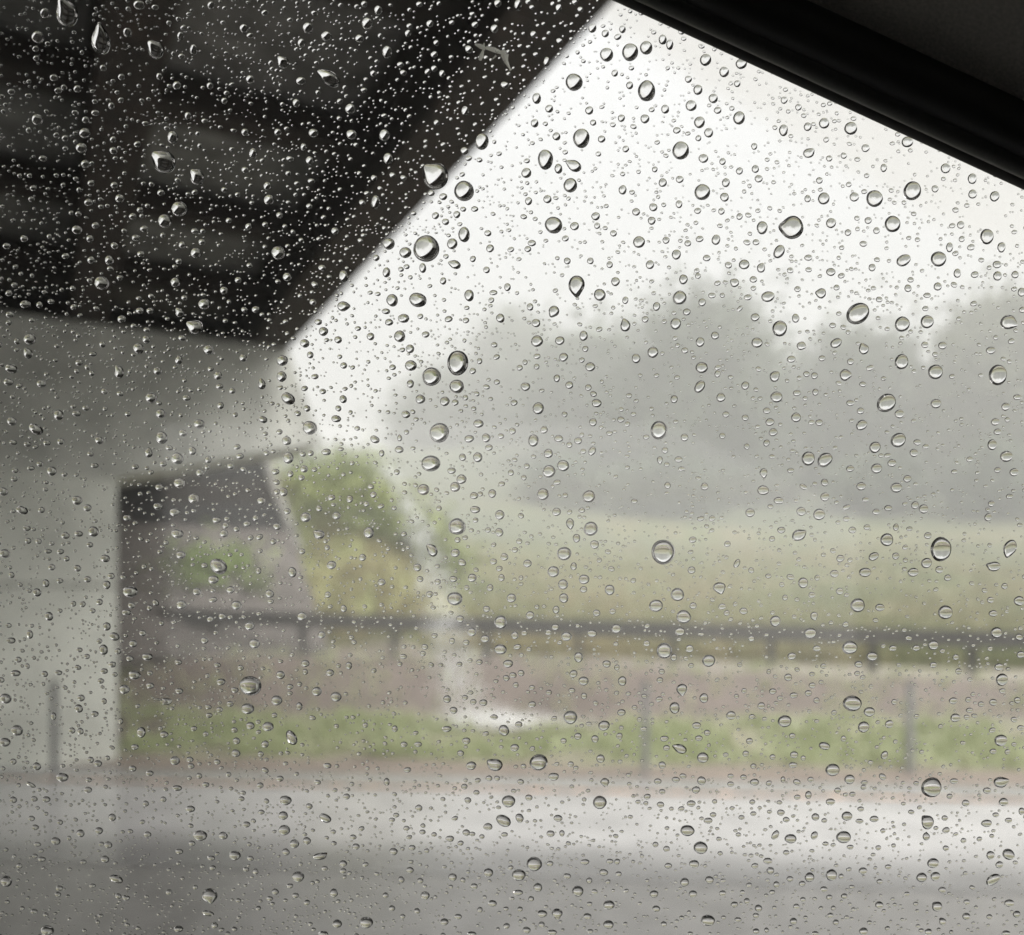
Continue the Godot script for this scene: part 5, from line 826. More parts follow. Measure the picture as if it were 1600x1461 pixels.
func raindrops() -> void:
	rng.seed = 71
	var frame := glass_frame()
	var water: Material = mats.water
	var grid := {}   # what lies where on the glass, in cells of 1 mm, so that drops do not run together
	var claim := func(x: float, y: float, r: float) -> void:
		var n := int(ceil(r))
		for i in range(-n, n + 1):
			for j in range(-n, n + 1):
				var k := Vector2i(int(floor(x)) + i, int(floor(y)) + j)
				if not grid.has(k): grid[k] = []
				grid[k].append(Vector3(x, y, r))
	for d in BIG_DROPS:
		var v := PackedVector3Array()
		var n := PackedVector3Array()
		var t := PackedInt32Array()
		var r := sqrt(d[2] * d[3])
		var angle := deg_to_rad(lerpf(70.0, 75.0, smoothstep(0.9, 2.2, r)) + rng.randf_range(-3.0, 3.0))
		add_drop(v, n, t, Vector2.ZERO, d[2] * 0.001, d[3] * 0.001, d[4], d[5], angle, 11, 40, 0.05)
		var o := put("raindrop", drop_mesh(v, n, t), water, null, frame * Transform3D(Basis(), Vector3(d[0] * 0.001, d[1] * 0.001, -0.00004)))
		tag(o, d[6], "raindrop", "raindrops on the car window")
		claim.call(d[0], d[1], maxf(d[2], d[3]))
	var verts := PackedVector3Array()
	var norms := PackedVector3Array()
	var idx := PackedInt32Array()
	for list in [SMALL_DROPS_A, SMALL_DROPS_B, SMALL_DROPS_C, SMALL_DROPS_D, SMALL_DROPS_E]:
		for i in range(0, list.size(), 6):
			var r := sqrt(list[i + 2] * list[i + 3])
			add_drop(verts, norms, idx, Vector2(list[i], list[i + 1]) * 0.001, list[i + 2] * 0.001, list[i + 3] * 0.001, list[i + 4], list[i + 5], deg_to_rad(69.0 + rng.randf_range(-5.0, 5.0)), 7, 20, 0.07)
			claim.call(list[i], list[i + 1], maxf(list[i + 2], list[i + 3]))
	var free := func(x: float, y: float, r: float) -> bool:
		for e in grid.get(Vector2i(int(floor(x)), int(floor(y))), []):
			if Vector2(e.x - x, e.y - y).length() < e.z + r * 1.25: return false
		return true
	var clumps := FastNoiseLite.new()
	clumps.seed = 5
	clumps.frequency = 0.07
	# fine drops everywhere; more of them to the upper and lower side where the spray was finest
	var tries := 34000
	for i in tries:
		var x := rng.randf_range(-128.0, 134.0)
		var y := rng.randf_range(-82.0, 140.0)
		var dark := clampf(0.5 - (x + 30.0) / 90.0 + (y - 60.0) / 160.0, 0.0, 1.0)
		var want := 0.66 + 0.25 * dark + 0.30 * clumps.get_noise_2d(x, y)
		if rng.randf() > want: continue
		var r := 0.17 + 0.135 * -log(1.0 - rng.randf() * 0.985)
		if not free.call(x, y, r): continue
		add_drop(verts, norms, idx, Vector2(x, y) * 0.001, r * rng.randf_range(1.0, 1.25) * 0.001, r * rng.randf_range(0.82, 1.0) * 0.001, rng.randf_range(-20, 20), -1.0, deg_to_rad(67.0 + rng.randf_range(-6.0, 6.0)), 4 if r > 0.25 else 3, 12 if r > 0.25 else 8, 0.09)
		if r > 0.18: claim.call(x, y, r)
	# rows of the finest ones, where a cloth or a wiper once passed
	for i in 620:
		var x0 := rng.randf_range(-128.0, 128.0)
		var y0 := rng.randf_range(-82.0, 138.0)
		var dark := clampf(0.62 - (x0 + 30.0) / 70.0, 0.12, 1.0)
		if rng.randf() > dark: continue
		var slope := rng.randf_range(-0.10, 0.02) + (0.12 if y0 < -45.0 else 0.0)
		var n := rng.randi_range(4, 13)
		var gap := rng.randf_range(0.8, 1.9)
		for k in n:
			var x := x0 + k * gap + rng.randf_range(-0.45, 0.45)
			var y := y0 + k * gap * slope + rng.randf_range(-0.22, 0.22)
			var r := rng.randf_range(0.12, 0.24)
			if not free.call(x, y, r): continue
			add_drop(verts, norms, idx, Vector2(x, y) * 0.001, r * 1.2 * 0.001, r * 0.85 * 0.001, -4.0, -1.0, deg_to_rad(62.0), 3, 8, 0.06)
	var o := put("small_raindrops", drop_mesh(verts, norms, idx), water, null, frame * Transform3D(Basis(), Vector3(0, 0, -0.00004)))
	tag(o, "countless small raindrops and fine spray between the bigger drops on the glass", "raindrops", "", "stuff")


# ---------------------------------------------------------------- the car
func car() -> void:
	var t := thing("car", "dark car cabin seen from inside, roof lining and black seal along its wet window", "car", glass_frame())
	# window plane axes: the upper edge of the opening falls to the right
	var a := Vector3(0.02086, 0.12564, 0)      # where the edge enters the view
	var b := Vector3(0.10609, 0.08852, 0)
	var along := (b - a).normalized()
	var up := Vector3(-along.y, along.x, 0)
	var l := a - along * 0.80
	var r := a + along * 0.80
	var st := begin()
	prism(st, [Vector3(-0.5, -0.17, 0.0001), Vector3(0.56, -0.17, 0.0001), r + up * 0.004 + Vector3(0, 0, 0.0001), l + up * 0.004 + Vector3(0, 0, 0.0001)], Vector3(0, 0, 0.0039))
	put("window_glass", st.commit(), mats.pane, t)
	var roll := func(called: String, n0: float, z0: float, rn: float, rz: float, mat: Material, squareness := 1.0) -> void:
		var s := begin()
		var o := []
		for i in 14:
			var g := TAU * i / 14
			var cx := signf(cos(g)) * pow(absf(cos(g)), squareness)
			var cy := signf(sin(g)) * pow(absf(sin(g)), squareness)
			o.append(l + up * (n0 + cx * rn) + Vector3(0, 0, z0 + cy * rz))
		s.set_smooth_group(0)
		var len := (r - l).length()
		for k in 14:
			var p: Vector3 = o[k]
			var q: Vector3 = o[(k + 1) % 14]
			var mid := l + up * n0 + Vector3(0, 0, z0)
			for seg in 1:
				var np := (p - mid)
				np = (up * (np.dot(up) / (rn * rn)) + Vector3(0, 0, np.z / (rz * rz))).normalized()
				var nq := (q - mid)
				nq = (up * (nq.dot(up) / (rn * rn)) + Vector3(0, 0, nq.z / (rz * rz))).normalized()
				var vs := [p, q, q + along * len, p, q + along * len, p + along * len]
				var ns := [np, nq, nq, np, nq, np]
				var flip: bool = (q - p).cross(along).dot(np) > 0.0
				for m in ([0, 2, 1, 3, 5, 4] if flip else [0, 1, 2, 3, 4, 5]):
					s.set_normal(ns[m])
					s.add_vertex(vs[m])
		put(called, s.commit(), mat, t)
	roll.call("window_seal", 0.0002, 0.0034, 0.0016, 0.003, mats.rubber)
	roll.call("seal_lip", -0.0013, 0.0100, 0.0020, 0.003, mats.trim)
	roll.call("trim_channel", 0.0016, 0.0148, 0.0036, 0.0045, mats.rubber, 0.6)
	var back := begin()
	prism(back, [l + Vector3(0, 0, 0.0046), l + up * 0.12 + Vector3(0, 0, 0.0046), l + up * 0.12 + Vector3(0, 0, 0.008), l + Vector3(0, 0, 0.008)], along * 1.6)
	put("door_frame", back.commit(), mats.rubber, t)
	# roof lining: a soft sheet that rises from the trim and runs back over the head
	var s2 := begin()
	s2.set_smooth_group(0)
	var pts := [Vector2(0.0035, 0.0165), Vector2(0.0048, 0.021), Vector2(0.0062, 0.032), Vector2(0.0085, 0.055), Vector2(0.013, 0.1), Vector2(0.035, 0.2), Vector2(0.07, 0.35), Vector2(0.1, 0.62), Vector2(0.1, 1.02)]
	for i in pts.size() - 1:
		var p: Vector2 = pts[i]
		var q: Vector2 = pts[i + 1]
		var dirn := (q - p).normalized()
		var n := -up * dirn.y + Vector3(0, 0, dirn.x)
		quad(s2, l + up * p.x + Vector3(0, 0, p.y), r + up * p.x + Vector3(0, 0, p.y), r + up * q.x + Vector3(0, 0, q.y), l + up * q.x + Vector3(0, 0, q.y), n)
		var k := up * 0.012
		quad(s2, l + up * p.x + Vector3(0, 0, p.y) + k, r + up * p.x + Vector3(0, 0, p.y) + k, r + up * q.x + Vector3(0, 0, q.y) + k, l + up * q.x + Vector3(0, 0, q.y) + k, -n)
	s2.index()
	s2.generate_normals()
	put("headliner", s2.commit(), mats.headliner, t)
	# the rest of the cabin, out of view: door, pillars, back, floor
	put("door_panel", block(Vector3(-0.62, -0.95, -0.06), Vector3(0.62, -0.165, 0.03), 0.02), mats.trim, t)
	# the outer skin of the door: a dark shoulder that falls away outwards below the glass
	var skin := begin()
	prism(skin, [Vector3(-0.7, -0.092, -0.001), Vector3(-0.7, -0.098, -0.03), Vector3(-0.7, -0.112, -0.085), Vector3(-0.7, -0.135, -0.12), Vector3(-0.7, -0.40, -0.14), Vector3(-0.7, -0.40, -0.07), Vector3(-0.7, -0.16, -0.0605), Vector3(-0.7, -0.16, -0.001)], Vector3(1.4, 0, 0))
	put("door_skin", skin.commit(), mats.paint, t)
	put("rear_pillar", block(Vector3(-0.66, -0.17, -0.03), Vector3(-0.47, 0.75, 0.03), 0.01), mats.trim, t)
	put("front_pillar", block(Vector3(0.52, -0.17, -0.03), Vector3(0.66, 0.2, 0.03), 0.01), mats.trim, t)
	put("cabin_side", block(Vector3(-0.66, -0.95, 0.03), Vector3(-0.62, 0.9, 1.0)), mats.trim, t)
	put("cabin_side", block(Vector3(0.62, -0.95, 0.03), Vector3(0.66, 0.35, 1.0)), mats.trim, t)
	put("far_door", block(Vector3(-0.66, -0.95, 1.0), Vector3(0.66, -0.15, 1.04)), mats.trim, t)
	put("far_window_frame", block(Vector3(-0.66, 0.16, 1.0), Vector3(0.66, 0.9, 1.04)), mats.trim, t)
	put("far_window_frame", block(Vector3(-0.66, -0.148, 1.0), Vector3(-0.46, 0.158, 1.04)), mats.trim, t)
	put("far_window_frame", block(Vector3(0.46, -0.148, 1.0), Vector3(0.66, 0.158, 1.04)), mats.trim, t)
	put("far_window_glass", block(Vector3(-0.459, -0.147, 1.018), Vector3(0.459, 0.157, 1.022)), mats.pane, t)
	put("cabin_floor", block(Vector3(-0.66, -0.99, 0.0), Vector3(0.66, -0.951, 1.04)), mats.trim, t)


func glass_marks() -> void:
	rng.seed = 9
	var frame := glass_frame()
	# a torn pale smear on the glass in front of the bridge: a few overlapping films of different thickness
	var st := begin()
	var blob := func(pts: Array, w: Array, z: float) -> void:
		for i in pts.size() - 1:
			var p: Vector2 = pts[i]
			var q: Vector2 = pts[i + 1]
			var n := (q - p).normalized().orthogonal()
			var z3 := Vector3(0, 0, z)
			var a := Vector3(p.x, p.y, 0) * 0.001 + z3
			var b := Vector3(q.x, q.y, 0) * 0.001 + z3
			var na: Vector3 = Vector3(n.x, n.y, 0) * 0.001 * w[i]
			var nb: Vector3 = Vector3(n.x, n.y, 0) * 0.001 * w[i + 1]
			var lift := Vector3(0, 0, -0.00012)
			quad(st, a + na, b + nb, b + lift, a + lift, Vector3(0, 0, 1))
			quad(st, a - na, b - nb, b + lift, a + lift, Vector3(0, 0, 1))
	var c := Vector2(-4.4, 115.5)
	blob.call([c + Vector2(-3.2, 1.6), c + Vector2(-2.0, 1.2), c + Vector2(-1.0, 0.7)], [0.15, 0.5, 0.35], -0.0001)
	blob.call([c + Vector2(-1.3, 1.9), c + Vector2(-1.5, 0.4), c + Vector2(-1.9, -0.7), c + Vector2(-2.2, -1.5)], [0.12, 0.22, 0.45, 0.3], -0.00014)
	blob.call([c + Vector2(-0.9, 1.0), c + Vector2(0.6, 0.6), c + Vector2(2.2, 0.0)], [0.35, 0.5, 0.35], -0.00018)
	blob.call([c + Vector2(2.4, 0.6), c + Vector2(2.9, -0.4), c + Vector2(3.1, -1.5), c + Vector2(3.9, -3.0), c + Vector2(4.2, -3.4)], [0.35, 0.8, 0.5, 0.16, 0.3], -0.00022)
	blob.call([c + Vector2(1.2, -0.5), c + Vector2(0.4, -1.2), c + Vector2(-0.1, -1.6)], [0.22, 0.12, 0.06], -0.00026)
	tag(put("pale_smear", st.commit(), mats.smear, null, frame), "pale torn smear stuck to the glass in front of the dark bridge underside", "smear")
	# a squashed trail of water over the bank by the pier wall
	var v := PackedVector3Array()
	var n := PackedVector3Array()
	var t := PackedInt32Array()
	add_drop(v, n, t, Vector2(0.5, -0.2) * 0.001, 0.00125, 0.00085, -8.0, 30.0, deg_to_rad(44), 8, 30, 0.16)
	add_drop(v, n, t, Vector2(-1.3, 0.25) * 0.001, 0.0011, 0.00026, -12.0, -1.0, deg_to_rad(38), 5, 20, 0.05)
	tag(put("smeared_raindrop", drop_mesh(v, n, t), mats.water, null, frame * Transform3D(Basis(), Vector3(-0.0757, -0.0188, -0.00004))), "flattened raindrop with a drawn-out tail over the brown bank beside the pier wall", "raindrop", "raindrops on the car window")


# ---------------------------------------------------------------- bridge
func bridge() -> void:
	rng.seed = 3
	var t := thing("bridge", "dark road bridge overhead, girders and grey deck panels seen from below", "bridge", bridge_frame)
	var s0 := -9.0
	var s1 := 15.2
	var low := 4.75
	var deep := 0.74
	var lines := [0.02, 1.98, 3.9, 5.8, 7.7, 9.6, 11.4]
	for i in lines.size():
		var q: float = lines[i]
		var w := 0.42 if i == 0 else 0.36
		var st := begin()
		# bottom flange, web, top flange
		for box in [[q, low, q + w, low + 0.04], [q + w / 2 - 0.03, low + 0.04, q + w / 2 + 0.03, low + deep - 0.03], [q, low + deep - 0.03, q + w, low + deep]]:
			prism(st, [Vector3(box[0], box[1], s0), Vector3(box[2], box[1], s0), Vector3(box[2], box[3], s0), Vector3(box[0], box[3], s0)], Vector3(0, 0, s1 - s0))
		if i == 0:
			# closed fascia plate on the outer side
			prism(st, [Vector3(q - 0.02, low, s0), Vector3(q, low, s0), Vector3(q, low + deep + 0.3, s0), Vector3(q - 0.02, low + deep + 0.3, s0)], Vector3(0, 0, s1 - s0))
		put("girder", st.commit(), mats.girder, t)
	for i in lines.size() - 1:
		var qa: float = lines[i] + 0.19
		var qb: float = lines[i + 1] + 0.16
		var s := s0 + 0.6
		while s < s1 - 0.3:
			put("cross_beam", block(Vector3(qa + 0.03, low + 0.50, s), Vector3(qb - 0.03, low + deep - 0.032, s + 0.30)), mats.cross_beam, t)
			var m: Array = [mats.panel_a, mats.panel_b, mats.panel_c]
			put("deck_panel", block(Vector3(qa - 0.1, low + deep + 0.003 + 0.012 * rng.randf(), s + 0.01), Vector3(qb + 0.1, low + deep + 0.2, s + 1.88)), m[rng.randi() % 3], t)
			s += 1.9
	put("deck_slab", block(Vector3(-0.02, low + deep + 0.21, s0), Vector3(11.8, low + deep + 0.42, s1)), mats.panel_c, t)
	for q in [0.03, 11.5]:
		put("parapet", block(Vector3(q, low + deep + 0.424, s0), Vector3(q + 0.25, low + deep + 1.25, s1), 0.03), mats.concrete, t)

	var p := thing("bridge_pier", "pale grey concrete pier wall with a tapered cap under the bridge", "bridge pier", bridge_frame)
	var wall := begin()
	prism(wall, [Vector3(1.87, -0.4, 7.02), Vector3(9.6, -0.4, 7.02), Vector3(9.6, 3.12, 7.02), Vector3(1.87, 3.12, 7.02)], Vector3(0, 0, 0.95))
	put("pier_wall", wall.commit(), mats.pier, p)
	var cap := begin()
	prism(cap, [Vector3(-0.40, 3.66, 7.0), Vector3(0.38, 3.50, 7.0), Vector3(1.84, 3.11, 7.0), Vector3(5.7, 3.11, 7.0), Vector3(5.7, 4.745, 7.0), Vector3(0.0, 4.745, 7.0)], Vector3(0, 0, 1.0))
	prism(cap, [Vector3(5.7, 3.11, 7.0), Vector3(9.63, 3.11, 7.0), Vector3(11.8, 3.66, 7.0), Vector3(11.4, 4.745, 7.0), Vector3(5.7, 4.745, 7.0)], Vector3(0, 0, 1.0))
	put("pier_cap", cap.commit(), mats.cap, p)
	put("form_joint", block(Vector3(1.875, 1.9, 7.012), Vector3(9.6, 1.915, 7.03)), mats.cross_beam, p)

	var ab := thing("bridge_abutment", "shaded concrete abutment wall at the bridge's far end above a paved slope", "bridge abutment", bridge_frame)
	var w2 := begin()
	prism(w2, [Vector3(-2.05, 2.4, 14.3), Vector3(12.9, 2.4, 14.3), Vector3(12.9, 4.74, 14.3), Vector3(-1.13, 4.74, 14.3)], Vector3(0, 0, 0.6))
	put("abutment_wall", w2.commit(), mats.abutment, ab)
	var w3 := begin()
	prism(w3, [Vector3(-2.25, 2.3, 14.22), Vector3(-2.07, 2.3, 14.22), Vector3(-1.12, 4.85, 14.22), Vector3(-1.30, 4.85, 14.22)], Vector3(0, 0, 0.75))
	put("wing_coping", w3.commit(), mats.concrete, ab)
	# the paved slope: a grid of slabs, each its own piece
	var top := Vector2(3.25, 14.2)
	var foot := Vector2(0.95, 10.55)
	var rows := 5
	for i in rows:
		var f0 := i / float(rows)
		var f1 := (i + 1) / float(rows) - 0.008
		var a := top.lerp(foot, f0)
		var b := top.lerp(foot, f1)
		var q := -1.75 + 0.05 * i
		while q < 12.0:
			var e := q + 1.18
			var st := begin()
			var rise := rng.randf_range(0.0, 0.02)
			prism(st, [Vector3(q, a.x + rise, a.y), Vector3(q, b.x + rise, b.y), Vector3(q, b.x - 0.2, b.y), Vector3(q, a.x - 0.2, a.y)], Vector3(1.17, 0, 0))
			put("paving_slab", st.commit(), [mats.slope_a, mats.slope_b][rng.randi() % 2], ab)
			q = e


# ---------------------------------------------------------------- plants
func leaf_mesh(size: float) -> ArrayMesh:
	var st := begin()
	for k in 3:
		var b := Basis.from_euler(Vector3(rng.randf_range(-0.7, 0.7), k * 2.1 + rng.randf(), rng.randf_range(-0.6, 0.6)))
		var o := Vector3(rng.randf_range(-1, 1), rng.randf_range(-1, 1), rng.randf_range(-1, 1)) * size * 0.5
		var p := [Vector3(-0.28, 0, 0), Vector3(0, 0.06, 0.5), Vector3(0.28, 0, 0), Vector3(0, 0.06, -0.5)]
		for i in 4: p[i] = o + b * (p[i] * size)
		quad(st, p[0], p[1], p[2], p[3], b * Vector3.UP)
	return st.commit()


func plant(called: String, label: String, category: String, group: String, x: float, d: float, tall: float, wide: float, low: float, clumps: int, per: int, leaf: float, mat: Material, tone: Array, sd: int) -> Node3D:
	rng.seed = sd
	var g := ground_height(x, d)
	var t := thing(called, label, category, Transform3D(Basis(), Vector3(x, g - 0.1, -d)), group)
	var places := []
	var colors := []
	var limbs := begin()
	var trunk_top := tall * lerpf(low, 1.0, 0.55)
	var bar := func(a: Vector3, b: Vector3, ra: float, rb: float) -> void:
		var dir := (b - a).normalized()
		var x1 := dir.cross(Vector3(0.31, 0.2, 0.93)).normalized()
		var y1 := dir.cross(x1)
		for i in 7:
			var g0 := TAU * i / 7
			var g1 := TAU * (i + 1) / 7
			var n0 := x1 * cos(g0) + y1 * sin(g0)
			var n1 := x1 * cos(g1) + y1 * sin(g1)
			quad(limbs, a + n0 * ra, a + n1 * ra, b + n1 * rb, b + n0 * rb, n0 + n1)
	if tall > 4.0:
		bar.call(Vector3(0, -0.3, 0), Vector3(rng.randf_range(-0.3, 0.3), trunk_top, 0), tall * 0.022, tall * 0.009)
	for c in clumps:
		var a := rng.randf() * TAU
		var h := rng.randf()
		var f := pow(h, 0.8)
		var girth := wide * 0.5 * pow(maxf(0.03, sin(PI * clampf(0.16 + 0.82 * f, 0, 1))), 0.6)
		var rad := girth * pow(rng.randf(), 0.4)
		var p := Vector3(cos(a) * rad, tall * lerpf(low, 0.97, f), sin(a) * rad)
		p += Vector3(lumps.get_noise_2d(c * 31.0, sd), 0.5 * lumps.get_noise_2d(c * 17.0, sd + 9), 0) * wide * 0.10
		if c % 4 == 0: bar.call(Vector3(0, maxf(0.0, p.y * 0.62), 0), p, tall * 0.007, tall * 0.0025)
		var size := wide * rng.randf_range(0.07, 0.15)
		var shade := rng.randf()
		for k in per:
			var o := Vector3(rng.randfn(), rng.randfn() * 0.75, rng.randfn()) * size * (1.0 if k % 5 else 1.7)
			var b := Basis.from_euler(Vector3(rng.randf_range(-1, 1), rng.randf() * TAU, rng.randf_range(-1, 1))).scaled(Vector3.ONE * rng.randf_range(0.7, 1.35))
			places.append(Transform3D(b, p + o))
			var cc: Color = tone[0].lerp(tone[1], clampf(shade * 0.7 + rng.randf() * 0.3, 0, 1))
			colors.append(cc)
	put("trunk", limbs.commit(), mats.bark, t)
	scatter("crown", leaf_mesh(leaf), mat, places, colors, t).set_meta("kind", "stuff")
	return t


func plants() -> void:
	var dark := [Color(0.05, 0.075, 0.04), Color(0.10, 0.135, 0.07)]
	var pale := [Color(0.075, 0.09, 0.04), Color(0.14, 0.155, 0.075)]
	# x, depth, height, width, label
	var list := [
		[16.2, 82.0, 15.8, 14.2, dark, "tallest rounded misty tree, above the middle of the hillside"],
		[0.5, 120.0, 17.0, 15.0, dark, "faint narrow misty tree top beside the tall rounded tree, nearest the bridge edge"],
		[31.2, 84.0, 13.4, 12.4, dark, "rounded misty tree on the rise between the tallest tree and the pale one"],
		[40.6, 78.0, 15.0, 11.0, pale, "paler yellowish misty tree rising at the right edge of the photo"],
		[8.0, 98.0, 12.0, 12.0, dark, "half hidden misty tree between the faint one and the tallest one"],
		[24.5, 100.0, 10.6, 12.0, dark, "lower misty tree filling the gap behind the tallest tree"],
		[-9.0, 122.0, 10.0, 13.0, dark, "low faint misty tree beyond the falling water, next to the pier cap"],
		[52.0, 88.0, 14.8, 15.0, dark, "misty tree past the right edge beyond the pale tree"],
	]
	for i in list.size():
		var e: Array = list[i]
		plant("misty_tree", e[5], "tree", "misty trees on the hillside", e[0], e[1], e[2], e[3], 0.06, 150, 46, 0.62, mats.leaf, e[4], 100 + i)
	var low := [
		[4.5, 76.0, 2.6, 7.0, "wide dark bush at the trees' foot above the middle of the field"],
		[12.0, 72.0, 3.4, 8.0, "dark bush below the tallest misty tree"],
		[19.5, 76.0, 2.2, 7.0, "dark bush at the tree foot right of the tallest tree"],
		[27.5, 70.0, 3.6, 6.5, "dark bush below the rounded tree on the rise"],
		[35.0, 67.0, 4.4, 6.0, "dark bush below the pale yellowish tree"],
	]
	for i in low.size():
		var e: Array = low[i]
		plant("hillside_bush", e[4], "bush", "dark bushes at the foot of the misty trees", e[0], e[1], e[2], e[3], 0.0, 46, 40, 0.5, mats.leaf, dark, 200 + i)
	var near := [
		[-6.0, 24.0, 1.25, 3.2, [Color(0.26, 0.29, 0.09), Color(0.42, 0.44, 0.16)], "bright yellow-green bush right behind the abutment's coping"],
		[-4.9, 30.0, 2.2, 4.0, [Color(0.14, 0.16, 0.06), Color(0.25, 0.27, 0.11)], "dull green bush behind the yellow-green one, by the falling water"],
		[-3.6, 19.5, 1.5, 2.6, [Color(0.18, 0.22, 0.07), Color(0.29, 0.33, 0.12)], "low yellow-green bush on the fill beyond the guard rail"],
		[-2.4, 21.0, 1.6, 2.4, [Color(0.16, 0.20, 0.07), Color(0.26, 0.29, 0.11)], "low green bush beyond the guard rail beside the falling water"],
		[-5.2, 16.5, 0.7, 1.6, [Color(0.18, 0.24, 0.08), Color(0.32, 0.40, 0.15)], "fresh green bush growing in the middle of the paved slope under the bridge"],
		[-4.55, 16.4, 0.45, 0.9, [Color(0.14, 0.17, 0.08), Color(0.25, 0.28, 0.14)], "small green bush on the paved slope nearest its pale coping"],
		[-6.35, 16.2, 0.4, 0.8, [Color(0.13, 0.16, 0.07), Color(0.23, 0.26, 0.13)], "low green bush on the paved slope close beside the pier wall"],
	]
	for i in near.size():
		var e: Array = near[i]
		plant("roadside_bush", e[5], "bush", "bushes round the bridge end", e[0], e[1], e[2], e[3], 0.0, 40, 42, 0.16 if e[1] > 17.0 else 0.10, mats.leaf, e[4], 300 + i)


func grass() -> void:
	rng.seed = 44
	var st := begin()
	for k in 7:
		var a := rng.randf() * TAU
		var o := Vector3(rng.randf_range(-0.05, 0.05), 0, rng.randf_range(-0.05, 0.05))
		var side := Vector3(cos(a), 0, sin(a)) * 0.007
		var lean := Vector3(rng.randf_range(-0.09, 0.09), rng.randf_range(0.14, 0.26), rng.randf_range(-0.09, 0.09))
		var mid := o + lean * 0.55 + Vector3(0, 0.03, 0)
		var n := side.cross(lean).normalized()
		quad(st, o - side, o + side, mid + side * 0.7, mid - side * 0.7, n)
		tri(st, mid - side * 0.7, mid + side * 0.7, o + lean, n)
	var blade := st.commit()
	var places := []
	var colors := []
	for i in 6000:
		var u := rng.randf_range(-11.0, 12.0)
		var v := 9.9 + 1.6 * rng.randf()
		if rng.randf() < 0.12: v = rng.randf_range(12.0, 13.8)
		var p := road_point(u, v)
		if Vector2((p.x + 0.05) / 0.95, (-p.z - 11.75) / 0.7).length() < 1.0: continue
		if lumps.get_noise_2d(p.x * 13.0 + 40.0, p.z * 20.0) > 0.12 + 0.2 * rng.randf(): continue
		p.y = ground_height(p.x, -p.z) - 0.01
		if (bridge_frame.affine_inverse() * p).x > 1.7 and (bridge_frame.affine_inverse() * p).z > 6.9: continue
		places.append(Transform3D(Basis(Vector3.UP, rng.randf() * TAU).scaled(Vector3.ONE * rng.randf_range(0.5, 1.15)), p))
		colors.append(Color(0.29, 0.335, 0.165).lerp(Color(0.44, 0.46, 0.29), rng.randf()))
	tag(scatter("verge_grass", blade, mats.leaf, places, colors), "short wet green grass on the verge between road and bank", "grass", "", "stuff")
	places = []
	colors = []
	for i in 16000:
		var v := 15.4 + 42.0 * pow(rng.randf(), 1.6)
		var u := rng.randf_range(-0.75, 0.85) * (v + 4.0)
		var p := road_point(u, v)
		p.y = ground_height(p.x, -p.z) - 0.02
		var l: Vector3 = bridge_frame.affine_inverse() * p
		if l.x > -1.4: continue
		places.append(Transform3D(Basis(Vector3.UP, rng.randf() * TAU).scaled(Vector3.ONE * rng.randf_range(1.0, 2.4)), p))
		var dry := clampf(0.5 + 1.2 * lumps.get_noise_2d(p.x * 2.0, p.z * 2.0), 0.0, 1.0)
		colors.append(Color(0.13, 0.16, 0.05).lerp(Color(0.26, 0.22, 0.11), clampf(dry + rng.randf_range(-0.3, 0.3), 0, 1)))
	tag(scatter("field_grass", blade, mats.leaf, places, colors), "rough yellow-green and dry grass covering the hillside beyond the guard rail", "grass", "", "stuff")


